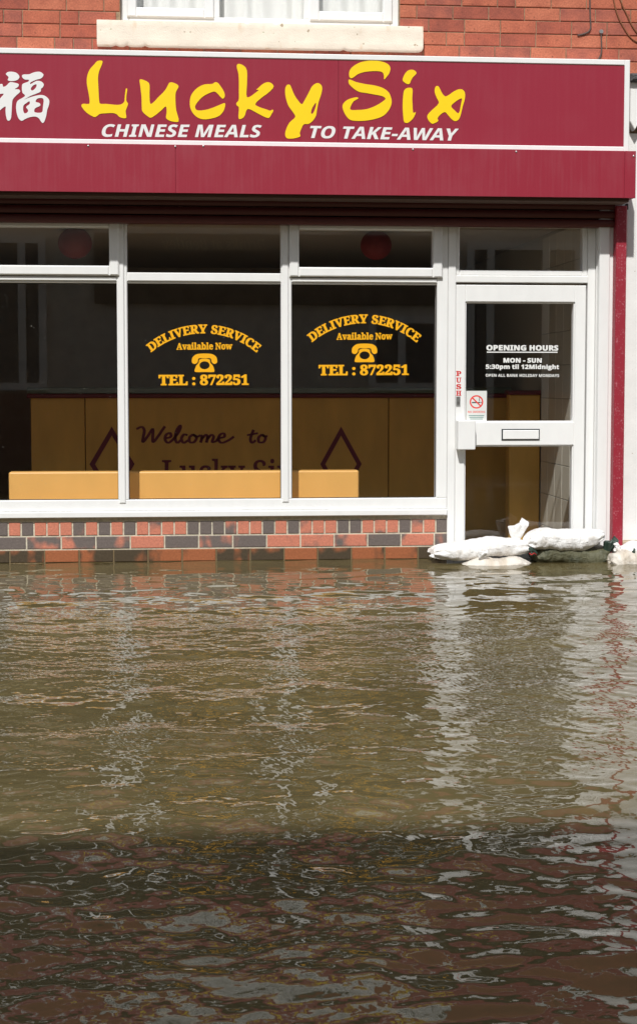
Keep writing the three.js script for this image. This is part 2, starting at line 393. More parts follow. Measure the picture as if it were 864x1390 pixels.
// stall riser: soldier row, two stretcher rows
{
  const zf = BRICK, x0 = LEFT + 0.2;
    const yA = (Y(708, zf, 30) + Y(704.2, zf, 600)) / 2, yB = (Y(728.2, zf, 30) + Y(723.6, zf, 600)) / 2, yC = (Y(746.6, zf, 30) + Y(741.2, zf, 600)) / 2, C = yB - yC, J = 0.009;
  part('stall_riser', cbox(x0, xRiserR, yC - 0.004, yRiserTop, -0.22, zf - 0.004, 0), mortarPale, building, 'pale mortar of the low brick wall under the shop window');
  part('wet_footing', cbox(x0, xRiserR, -0.55, yC - 0.004, -0.22, zf - 0.004, 0), std({ color: lin(0.17, 0.12, 0.06), roughness: 0.5, bumpMap: grainBump, bumpScale: 0.002 }), building, 'wet mortar at the waterline');
  const headers = 'DRDRRRDRDRDRMRRDDDMRRDRDMRRDDRMRDMRD', hx = px => X(px, zf, 716);
  const uvr = g => uvm(g, rr(0, 4), rr(0, 4));
  const hw = (hx(607.5) - hx(-6)) / headers.length;
  const hg = [0, 1, 2, 3].map(() => uvr(cbox(-hw / 2 + J / 2, hw / 2 - J / 2, -(yA - yB) / 2 + J / 2, (yA - yB) / 2 - J / 2, -0.02, 0, 0.003)));
  const pick = c => { const m = riserMats[c]; return m[Math.floor(rnd() * m.length)]; };
  for (let i = -20; i < headers.length; i++) {
    const x = hx(-6) + (i + 0.5) * hw; if (x < x0 + hw / 2) continue;
    piece('brick', hg[Math.floor(rnd() * 4)], pick(headers[(i + 72) % headers.length]), building, x, (yA + yB) / 2, zf + rr(-0.001, 0.001), rr(-0.01, 0.01));
  }
  const sw = (hx(589) - hx(36)) / 12;
  const sg = [0, 1, 2, 3, 4, 5].map(() => uvr(cbox(-sw / 2 + J / 2, sw / 2 - J / 2, -C / 2 + J / 2, C / 2 - J / 2, -0.02, 0, 0.003)));
  const row = (seq, start, y) => {
    for (let i = -6; ; i++) {
      const a = start + i * sw, b = Math.min(a + sw, xRiserR); if (a < x0) continue; if (a > xRiserR - 0.03) break;
      const c = seq[(i + 2 * seq.length) % seq.length];
      if (b < a + sw - 0.002) part('brick', uvr(cbox(a + J / 2, b - 0.002, y - C / 2 + J / 2, y + C / 2 - J / 2, zf - 0.02, zf, 0.003)), pick(c), building);
      else piece('brick', sg[Math.floor(rnd() * 6)], pick(c), building, a + sw / 2, y, zf + rr(-0.001, 0.001), rr(-0.003, 0.003));
    }
  };
  row('MMDRDMDRRMDMD', hx(36), (yB + yC) / 2);
  row('mrmdmrmdrdmrd', hx(13), yC - C / 2);
  for (let k = 1; k < 5; k++) row('mrmdmrmdrdmrd', k % 2 ? hx(36) : hx(13), yC - C / 2 - k * C);
}
// end pilaster, jamb panels and corbel at the right
const zPil = 0.06;
{
  const xa = X(806, 0.0), xb = X(810.5, zPil), xc = X(824.5, zPil), xd = X(834.5, zPil), xe = X(847, zPil), top = Y(268, zPil, 860);
  part('jamb_lining', cbox(xa, xb, -0.5, yLintel + 0.3, -0.25, 0.02, 0.003), upvc, building);
  part('jamb_lining', cbox(xb, xc, -0.5, yLintel + 0.3, -0.25, zPil + 0.012, 0.004), upvc, building);
  part('jamb_lining', cbox(xc, xe + 0.003, -0.5, yLintel + 0.3, -0.25, zPil, 0.003), upvc, building);
  part('pilaster', cbox(xe + 0.003, RIGHT, Y(733.5, zPil, 860), Y(181, zPil, 860), -0.25, zPil, 0.003), whitePaint, building, 'white painted wall beside the maroon shutter rail');
  part('plinth', cbox(xe - 0.02, RIGHT, -0.5, Y(733.5, zPil, 860), -0.25, zPil + 0.035, 0.006), std({ color: lin(0.45, 0.37, 0.26), roughness: 0.9, bumpMap: grainBump, bumpScale: 0.002 }), building);
  // carved console under a lead cap
  const zc = 0.13, cx0 = X(856, zc, 140), cx1 = cx0 + 0.26;
  const s = new THREE.Shape(); const ct = Y(112, zc, 860), cb = Y(164, zc, 860), cm = Y(172, zc, 860);
  s.moveTo(cx0, ct); s.lineTo(cx1, ct); s.lineTo(cx1, cb);
  for (let k = 0; k < 5; k++) { const a = cx1 - (k + 0.5) * (cx1 - cx0) / 5, b = cx1 - (k + 1) * (cx1 - cx0) / 5; s.lineTo(a, cm - 0.012); s.lineTo(b, cb); }
  const con = part('console', uvm(new THREE.ExtrudeGeometry(s, { depth: 0.06, bevelEnabled: true, bevelSize: 0.004, bevelThickness: 0.004, bevelSegments: 1 }).translate(0, 0, zPil)), whitePaint, building, 'weathered grey console bracket with a pointed lower edge');
  part('lead_cap', cbox(cx0 - 0.012, cx1 + 0.03, ct + 0.004, ct + 0.05, zPil, zc + 0.035, 0.012), std({ color: lin(0.07, 0.07, 0.07), roughness: 0.7, bumpMap: grainBump, bumpScale: 0.006 }), con);
}

// ------------------------------------------------------------------ the room behind the window
const zCounter = -1.9, xSide = X(800, 0, 600);
{
  const inner = std({ map: tex(256, 256, 1.5, (u, v) => { const k = 1 + 0.3 * fbm(u * 8, v * 8, 5, 4); return [0.40 * k, 0.34 * k, 0.26 * k]; }, true), roughness: 0.85 });
  structure('interior_floor', cbox(LEFT, xSide, -0.35, -0.12, -4.4, -0.2, 0), std({ color: lin(0.16, 0.12, 0.09), roughness: 0.5 }));
  structure('interior_ceiling', cbox(LEFT, xSide + 0.2, yLintel + 0.02, yLintel + 0.2, -4.5, -0.2, 0), std({ color: lin(0.4, 0.36, 0.3) }));
  structure('interior_back_wall', cbox(LEFT, xSide + 0.2, -0.35, yLintel + 0.02, -4.5, -4.3, 0), inner);
  structure('interior_left_wall', cbox(LEFT - 0.2, LEFT + 0.2, -0.55, yLintel + 0.2, -4.5, -0.02, 0), inner);
  const side = structure('interior_right_wall', cbox(xSide, xSide + 0.2, -0.55, yLintel + 0.2, -4.5, -0.25, 0), std({ color: lin(0.42, 0.40, 0.34), roughness: 0.9 }));
  // glazed wall tiles
  const ts = 0.198, tileMats = [0, 1, 2].map(k => std({ color: lin(0.70 + 0.03 * k, 0.67 + 0.03 * k, 0.57 + 0.025 * k), roughness: 0.25 }));
  const tg = cbox(-ts / 2 + 0.002, ts / 2 - 0.002, -0.108, 0.108, -0.004, 0.004, 0.0015).rotateY(-Math.PI / 2);
  for (let r = 0; r < 10; r++) for (let c = 0; c < 5; c++) piece('tile', tg, tileMats[Math.floor(rnd() * 3)], side, xSide - 0.003, -0.02 + r * 0.221, -0.36 - c * ts);
}
// ------------------------------------------------------------------ shop window
const font = {};
for (const f of ['sans_bold', 'serif_bold', 'serif_regular']) font[f] = await new FontLoader().loadAsync(`fonts/droid/droid_${f}.typeface.json`);
function textGeo(shapes, bold, depth = 0.0006) {
  return new THREE.ExtrudeGeometry(shapes, { depth, curveSegments: 4, bevelEnabled: bold > 0, bevelSize: bold, bevelThickness: 0.0001, bevelSegments: 1 });
}
// lettering stretched between two points of its base line; cap height in pixels
function lettering(str, f, xa, ya, xb, yb, cap, z, { italic = 0, bold = 0, depth = 0.0006 } = {}) {
  const a = P(xa, ya, z), b = P(xb, yb, z), w = Math.hypot(b.x - a.x, b.y - a.y), H = P(xa, ya - cap, z).y - a.y;
  const box = new THREE.Box3(), capBox = new THREE.Box3();
  const g0 = textGeo(font[f].generateShapes('H', 1), 0); g0.computeBoundingBox(); capBox.copy(g0.boundingBox);
  const k = H / (capBox.max.y - capBox.min.y);
  const g = textGeo(font[f].generateShapes(str, k), bold, depth);
  if (italic) { const p = g.attributes.position; for (let i = 0; i < p.count; i++) p.setX(i, p.getX(i) + p.getY(i) * italic); }
  g.computeBoundingBox(); box.copy(g.boundingBox);
  g.translate(-box.min.x, 0, 0).scale(w / (box.max.x - box.min.x), 1, 1).rotateZ(Math.atan2(b.y - a.y, b.x - a.x)).translate(a.x, a.y, z);
  return uvm(g);
}
function capUnit(f) { const g = textGeo(font[f].generateShapes('H', 1), 0); g.computeBoundingBox(); return g.boundingBox.max.y - g.boundingBox.min.y; }
function arcLettering(str, f, cx, cy, R, half, cap, z, bold) {
  const c = P(cx, cy, z), s = (P(cx + 50, cy - 60, z).x - c.x) / 50, k = cap * s / capUnit(f), data = font[f].data, adv = [...str].map(ch => (ch === ' ' ? 0.42 : (data.glyphs[ch].ha / data.resolution)) + 0.06);
  const tot = adv.reduce((q, v) => q + v, 0), list = [], sx = 2 * half * (R + cap * 0.4) * s / (tot * k); let at = 0;
  [...str].forEach((ch, i) => {
    const mid = at + adv[i] / 2; at += adv[i];
    if (ch === ' ') return;
    const th = -half + 2 * half * mid / tot, g = textGeo(font[f].generateShapes(ch, k), bold);
    g.computeBoundingBox(); const b = g.boundingBox;
    g.translate(-(b.min.x + b.max.x) / 2, 0, 0).scale(sx * 1.08, 1, 1).translate(0, R * s, 0).rotateZ(-th).translate(c.x, c.y, z);
    list.push(g);
  });
  return uvm(merge(list));
}
// closed outline through traced points, with holes
function outline(points, map, holes = [], sub = 3) {
  const run = pts => new THREE.CatmullRomCurve3(pts.map(([x, y]) => { const q = map(x, y); return new THREE.Vector3(q.x, q.y, 0); }), true, 'centripetal').getPoints(pts.length * sub).map(v => new THREE.Vector2(v.x, v.y));
  const s = new THREE.Shape(run(points));
  for (const h of holes) s.holes.push(new THREE.Path(run(h)));
  return s;
}
const yGlassB = (Y(679.7, 0, 30) + Y(675.8, 0, 590)) / 2, yFrameB = (Y(694.5, 0, 30) + Y(690.5, 0, 590)) / 2;
const zGlass = -0.035;
const paneGeo = (x0, x1, y0, y1, z = zGlass) => uvm(new THREE.BoxGeometry(x1 - x0, y1 - y0, 0.006).translate((x0 + x1) / 2, (y0 + y1) / 2, z));
{
  const win = thing('shop_window', 'white framed shop window with orange delivery lettering above a low brick wall', 'window', [X(300, 0), yRiserTop, 0]);
  const yTr0 = Y(385, 0, 277), yTr1 = Y(370.5, 0, 277), yTop = yLintel, xr = X(606.8, 0), m1 = [X(159.6, 0), X(173.7, 0)], m2 = [X(381.2, 0), X(395.6, 0)];
  const bay = m2[0] - m1[0], m0 = m1.map(v => v - 1.04), xl = LEFT + 0.2;
  const zb = -0.075;
  part('window_sill', cbox(xl, xr, yRiserTop, yFrameB - 0.001, -0.15, 0.028, 0.005), upvc, win);
  part('frame', merge([
    cbox(xl, xr, yFrameB, yGlassB + 0.001, zb, 0.004, 0.004), cbox(X(592.2, 0), xr, yGlassB + 0.001, yTop, zb, 0.004, 0.004), cbox(xl, xl + 0.06, yGlassB + 0.001, yTop, zb, 0.004, 0.004),
    cbox(xl + 0.06, X(592.2, 0), Y(302, 0, 300), yTop, zb, 0.004, 0.004),
  ]), upvc, win);
  for (const m of [m0, m1, m2]) {
    part('mullion', merge([cbox(m[0] + 0.006, m[1] - 0.018, yGlassB - 0.02, yTop, zb, 0.012, 0.006), cbox(m[1] - 0.018, m[1], yGlassB + 0.0012, yTop, zb, 0.005, 0.006), cbox(m[0], m[0] + 0.006, yGlassB + 0.0012, yTop, zb, 0.005, 0.004)]), upvc, win);
  }
  const bays = [[xl + 0.06, m0[0]], [m0[1], m1[0]], [m1[1], m2[0]], [m2[1], X(592.2, 0)]];
  bays.forEach(([a, b], i) => {
    const open = i === 1 || i === 3;
    const yt = open ? Y(376.5, 0, 300) : yTr1;
    part('transom', merge([cbox(a, b, yTr0 + 0.012, yt, zb, 0.006, 0.005), cbox(a, b, yTr0, yTr0 + 0.012, zb, -0.006, 0.004)]), upvc, win);
    const pane = part('pane', paneGeo(a - 0.004, b + 0.004, yGlassB - 0.008, yTr0 + 0.008), glass, win);
    if (i === 2) letters(pane, 277.2, 563, 'middle');
    if (i === 3) letters(pane, 494, 549.5, 'right');
    {   // dried splash spots
      const list = [], nS = [0, 170, 60, 45][i];
      for (let k = 0; k < nS; k++) {
        const px = i === 1 ? (rnd() < 0.6 ? rr(-20, 70) : rr(-20, 156)) : i === 2 ? rr(176, 379) : rr(399, 590), py = lerp(676, 400, Math.pow(rnd(), i === 1 ? 1.1 : 1.8)), q = P(px, py, zGlass);
        list.push(new THREE.CircleGeometry(rr(0.0007, 0.0018) * (rnd() < 0.05 ? 1.6 : 1), 6).translate(q.x, q.y, zGlass + 0.0036));
      }
      if (nS) part('splash_spots', merge(list), std({ color: lin(0.36, 0.34, 0.3), roughness: 0.9 }), pane, 'dried splash spots on the glass').userData.kind = 'stuff';
    }
    // dark gasket round the glass
    const q = 0.004;
    part('gasket', merge([cbox(a, a + q, yGlassB + 0.0015, yTr0, -0.03, -0.026, 0), cbox(b - q, b, yGlassB + 0.0015, yTr0, -0.03, -0.026, 0), cbox(a + q, b - q, yGlassB + 0.0015, yGlassB + 0.0055, -0.03, -0.026, 0), cbox(a + q, b - q, yTr0 - q, yTr0, -0.03, -0.026, 0)]), rubber, win);
    const t0 = yt, t1 = Y(302, 0, 300);
    if (open) {
      const s0 = a - (i === 3 ? 0.014 : 0.01), s1 = b + (i === 1 ? 0.016 : 0.03), d = 0.058, zc = 0.026, y1 = t1 - 0.004;
      const cas = part('casement', merge([cbox(s0, s0 + d, t0 + 0.005, y1, -0.05, zc, 0.008), cbox(s1 - d, s1, t0 + 0.005, y1, -0.05, zc, 0.008), cbox(s0 + d, s1 - d, t0 + 0.005, t0 + 0.005 + d, -0.05, zc, 0.008), cbox(s0 + d, s1 - d, y1 - 0.034, y1, -0.05, zc, 0.006)]), upvc, win, 'top-hung casement light over the shop window');
      part('pane', paneGeo(s0 + d - 0.004, s1 - d + 0.004, t0 + d, y1 - 0.03), glass, cas);
    } else part('pane', paneGeo(a - 0.004, b + 0.004, t0 - 0.008, t1 + 0.008), glass, win);
  });
  function letters(pane, cx, cy, which) {
    const z = zGlass + 0.0045, dy = cy - 563, dx = cx - 277.2;
    part('lettering', arcLettering('DELIVERY SERVICE', 'serif_bold', cx, cy, 110, 0.70, 11.2, z, 0.0020), orangeVinyl, pane, 'orange arched words DELIVERY SERVICE');
    part('lettering', lettering('Available Now', 'serif_bold', 239.5 + dx, 474.5 + dy, 315.5 + dx, 474 + dy, 8.6, z, { bold: 0.0014 }), orangeVinyl, pane, 'orange words Available Now');
    part('lettering', lettering('TEL : 872251', 'serif_bold', 215.3 + dx, 522.6 + dy, 337.5 + dx, 522 + dy, 13.2, z, { bold: 0.0026 }), orangeVinyl, pane, 'orange telephone number');
    const map = (x, y) => P(170 + x / 3.93 + dx, 420 + y / 3.93 + dy, z);
    const hand = outline([[355, 270], [360, 255], [378, 240], [400, 236], [445, 236], [468, 240], [486, 255], [490, 270], [489, 284], [474, 291], [461, 281], [456, 262], [424, 261], [391, 262], [386, 281], [372, 291], [357, 285]], map);
    const hole = []; for (let k = 0; k < 16; k++) hole.push([423 + 27 * Math.cos(k * Math.PI / 8), 298 + 21 * Math.sin(k * Math.PI / 8)]);
    const body = outline([[396, 267], [450, 267], [453, 283], [466, 298], [473, 315], [475, 331], [470, 334], [424, 334], [375, 334], [370, 331], [373, 313], [380, 298], [392, 284]], map, [hole]);
    part('telephone_symbol', uvm(textGeo([hand, body], 0).translate(0, 0, z)), orangeVinyl, pane, 'orange telephone symbol');
  }
}
// ------------------------------------------------------------------ door
{
  const zL = 0.0;
  const xj0 = X(606.8, 0), xj1 = X(617.4, 0), xl = X(617.9, 0), xg0 = X(630.8, 0), xg1 = X(779, 0), xrr = X(793.6, 0), xk0 = X(795.5, 0), xk1 = X(806, 0);
  const yLeafT = (Y(386, 0, 620) + Y(388, 0, 790)) / 2, yTb = (Y(383, 0, 620) + Y(384.8, 0, 790)) / 2, yTt = (Y(373.5, 0, 620) + Y(375.3, 0, 790)) / 2;
  const ug1 = Y(410, 0, 705), ug0 = Y(573, 0, 705), lg1 = Y(604.5, 0, 705), lg0 = Y(742, 0, 705), bot = -0.18;
  const door = thing('shop_door', 'white glazed shop door with letter plate and opening hours behind the sandbags', 'door', [X(706, 0), bot - 0.02, 0]);
  const fr = part('frame', merge([
    cbox(xj0 + 0.001, xj1, -0.5, yLintel, -0.09, 0.010, 0.004), cbox(xk0, xk1 - 0.001, -0.5, yLintel, -0.09, 0.004, 0.004),
    cbox(xj1, xk0, yTb, yTt, -0.09, 0.008, 0.004), cbox(xj1, xk0, Y(308, 0, 705), yLintel, -0.09, 0.004, 0.004), cbox(xj1, xk0, -0.5, bot, -0.09, 0.02, 0.004),
  ]), upvc, door);
  const a = X(622.7, 0), b = X(788.6, 0), t = Y(308, 0, 705), u = Y(367, 0, 705);
  part('bead', merge([cbox(xj1, a, yTt, t, -0.07, -0.004, 0.006), cbox(b, xk0, yTt, t, -0.07, -0.004, 0.006), cbox(a, b, yTt, u, -0.07, -0.004, 0.006)]), upvc, fr);
  part('fanlight', paneGeo(a - 0.004, b + 0.004, u - 0.004, t + 0.004), glass, door, 'glass light above the door');
  const leaf = part('leaf', merge([
    cbox(xl, xg0, bot, yLeafT, -0.07, zL, 0.004), cbox(xg1, xrr, bot, yLeafT, -0.07, zL, 0.004), cbox(xg0, xg1, ug1, yLeafT, -0.07, zL, 0.004),
    cbox(xg0, xg1, lg1, ug0, -0.07, zL, 0.004), cbox(xg0, xg1, bot, lg0, -0.07, zL, 0.004),
  ]), upvc, door);
  const bead = (y0, y1) => { const w = 0.007; return merge([cbox(xg0, xg0 + w, y0, y1, -0.06, -0.010, 0.005), cbox(xg1 - w, xg1, y0, y1, -0.06, -0.010, 0.005), cbox(xg0 + w, xg1 - w, y0, y0 + w, -0.06, -0.010, 0.005), cbox(xg0 + w, xg1 - w, y1 - w, y1, -0.06, -0.010, 0.005)]); };
  part('bead', bead(ug0, ug1), upvc, leaf); part('bead', bead(lg0, lg1), upvc, leaf);
  const up = part('pane', paneGeo(xg0 - 0.003, xg1 + 0.003, ug0 - 0.003, ug1 + 0.003), glass, door);
  part('pane', paneGeo(xg0 - 0.003, xg1 + 0.003, lg0 - 0.003, lg1 + 0.003), glass, door);
  // letter plate
  const p0 = X(680, 0, 590), p1 = X(731.6, 0, 590), q0 = Y(597.6, 0, 705), q1 = Y(582.2, 0, 705);
  const plate = part('letter_plate', cbox(p0, p1, q0, q1, -0.01, 0.006, 0.003), std({ color: lin(0.025, 0.03, 0.035), roughness: 0.4 }), door, 'letter plate with a dark surround and white flap');
  part('flap', cbox(p0 + 0.007, p1 - 0.007, q0 + 0.007, q1 - 0.007, 0.004, 0.012, 0.003), upvc, plate);
  // closer / lock cover box and the small cylinder above it
  part('lock_cover', uvm(new RoundedBoxGeometry(X(643, 0, 590) - X(619.5, 0, 590), Y(570.5, 0, 640) - Y(610, 0, 640), 0.075, 3, 0.006).translate((X(643, 0.03, 590) + X(619.5, 0.03, 590)) / 2, (Y(570.5, 0.03, 640) + Y(610, 0.03, 640)) / 2, 0.036)), upvc, door, 'projecting white lock cover');
  part('keyhole_plate', merge([cbox(X(618.6, 0), X(624.4, 0), Y(551.5, 0, 620), Y(538, 0, 620), -0.005, 0.006, 0.003), uvm(new THREE.CylinderGeometry(0.008, 0.008, 0.012, 16).rotateX(Math.PI / 2).translate(X(621.5, 0), Y(544.5, 0, 620), 0.006))]), metal, door);
  // PUSH
  [...'PUSH'].forEach((c, i) => part('lettering', lettering(c, 'serif_bold', 618.4, 510.2 + i * 8.9, 625.4, 510.2 + i * 8.9, 6.4, zL + 0.0006, { bold: 0.0008 }), redVinyl, door, `red letter ${c}`));
  const z = zGlass + 0.0045;
  const L = (s, xa, xb, y, cap, bold, lab) => part('lettering', lettering(s, 'sans_bold', xa, y, xb, y + (xb - xa) * 0.004, cap, z, { bold }), whiteVinyl, up, lab);
  L('OPENING HOURS', 659.5, 757, 475.4, 6.8, 0.0013, 'white heading OPENING HOURS');
  part('underline', cbox(X(660, z, 478), X(756, z, 478), Y(478.8, z, 708), Y(477.3, z, 708), z, z + 0.0006, 0), whiteVinyl, up);
  L('MON - SUN', 682.5, 734.5, 492.0, 5.8, 0.0011, 'white words MON - SUN');
  L('5:30pm til 12Midnight', 658.5, 758, 500.5, 5.6, 0.0009, 'white opening times');
  L('OPEN ALL BANK HOLIDAY MONDAYS', 658.5, 758, 511.4, 3.9, 0.0001, 'small white line about bank holidays');
  // no smoking notice, stuck inside the glass
  const cv = document.createElement('canvas'); cv.width = 224; cv.height = 344; const c = cv.getContext('2d');
  c.fillStyle = '#d9dad6'; c.fillRect(0, 0, 224, 344);
  c.fillStyle = '#333b3c'; c.fillRect(62, 122, 92, 13); c.fillRect(160, 122, 8, 13);
  c.strokeStyle = '#333b3c'; c.lineWidth = 6; c.beginPath(); c.moveTo(150, 112); c.bezierCurveTo(120, 95, 170, 85, 130, 62); c.stroke();
  c.strokeStyle = '#e03c34'; c.lineWidth = 15; c.beginPath(); c.arc(112, 122, 66, 0, Math.PI * 2); c.stroke();
  c.beginPath(); c.moveTo(66, 76); c.lineTo(158, 168); c.stroke();
  c.fillStyle = '#dd4a40'; c.font = 'bold 31px sans-serif'; c.textAlign = 'center'; c.fillText('NO SMOKING', 112, 242, 190);
  c.fillStyle = '#4f7f78'; c.font = '17px sans-serif'; for (let k = 0; k < 3; k++) c.fillRect(28 + k * 8, 268 + k * 19, 168 - k * 16, 8);
  const nt = new THREE.CanvasTexture(cv); nt.colorSpace = THREE.SRGBColorSpace;
  const n0 = X(632, z, 550), n1 = X(660, z, 550), w0 = Y(573, z, 646), w1 = Y(530.5, z, 646);
  part('notice', new THREE.BoxGeometry(n1 - n0, w1 - w0, 0.0008).translate((n0 + n1) / 2, (w0 + w1) / 2, z + 0.0006), std({ map: nt, roughness: 0.6 }), up, 'white no smoking notice with a red barred circle');
}
// ------------------------------------------------------------------ roller shutter: housing, rail, curtain
const zBox = 0.32, xBoxR = X(862, zBox, 240), yBoxT = (Y(194.5, zBox, 30) + Y(205.5, zBox, 850)) / 2 + 0.004, yBoxB = (Y(259, zBox, 30) + Y(269.8, zBox, 850)) / 2;
{
  const sh = thing('roller_shutter', 'maroon roller shutter housing and side rail over the shopfront', 'shutter', [X(432, 0.2), -0.5, 0.1]);
  const seam = X(238.5, zBox, 230), seam2 = X(847, zBox, 230), xl = LEFT;
  const h = part('housing', merge([cbox(xl, xBoxR, yBoxB + 0.004, yBoxT - 0.003, WALL - 0.004, zBox - 0.004, 0)]), boxMaroon, sh, 'weathered maroon box housing below the sign');
  part('cover_panel', cbox(xl, seam - 0.0012, yBoxB, yBoxT, zBox - 0.004, zBox, 0.002), boxMaroon, h);
  part('cover_panel', cbox(seam + 0.0012, seam2 - 0.001, yBoxB, yBoxT, zBox - 0.004, zBox, 0.002), boxMaroon, h);
  part('cover_panel', cbox(seam2 + 0.001, xBoxR, yBoxB, yBoxT, zBox - 0.004, zBox, 0.002), boxMaroon, h);
  for (const [px, py] of [[238, 199], [276, 198.5], [859, 212], [560, 203], [120, 198], [700, 206]]) part('screw', uvm(new THREE.SphereGeometry(0.006, 10, 6).scale(1, 1, 0.5).translate(X(px, zBox, py), Y(py, zBox, px), zBox + 0.001)), metal, h);
  part('drip_edge', cbox(xl, xBoxR - 0.03, yBoxB - 0.018, yBoxB + 0.003, 0.14, zBox - 0.03, 0.002), std({ color: lin(0.09, 0.05, 0.035), roughness: 0.7 }), h);
  // bottom slats of the rolled-up curtain
  const zs = 0.095, yb = (Y(301, zs, 30) + Y(308, zs, 790)) / 2, pit = 0.052, x1 = X(834, zs, 290);
  for (let k = 0; k < 5; k++) {
    const y0 = yb + k * pit, s = new THREE.Shape();
    s.moveTo(0.02, y0); s.lineTo(zs - 0.012, y0 + 0.002); s.quadraticCurveTo(zs + 0.006, y0 + pit * 0.5, zs - 0.012, y0 + pit - 0.006); s.lineTo(0.02, y0 + pit - 0.004);
    const g = new THREE.ExtrudeGeometry(s, { depth: x1 - xl, bevelEnabled: false, curveSegments: 6 }).rotateY(Math.PI / 2);   // shape x -> -z
    g.scale(1, 1, -1).translate(xl, 0, 0);
    const id = g.index; if (id) for (let q = 0; q < id.count; q += 3) { const t = id.getX(q); id.setX(q, id.getX(q + 2)); id.setX(q + 2, t); }
    const gg = uvm(g); const pp = gg.attributes.position.array; for (let q = 0; q < pp.length; q += 9) for (let r = 0; r < 3; r++) { const t = pp[q + r]; pp[q + r] = pp[q + 6 + r]; pp[q + 6 + r] = t; }
    gg.computeVertexNormals();
    part('slat', gg, shutterPaint, sh, k ? undefined : 'bottom slat of the rolled-up shutter');
  }
  const r0 = X(833.4, 0.125), r1 = X(847.6, 0.125);
  part('guide_rail', cbox(r0, r1, Y(734, 0.125, 840) - 0.35, yBoxB - 0.02, zPil, 0.125, 0.004), postMaroon, sh, 'scuffed maroon vertical guide rail beside the door');
  part('rail_hook', cbox(r1, r1 + 0.012, Y(284, 0.12, 850), Y(276, 0.12, 850), 0.07, 0.11, 0.002), rubber, sh);
}
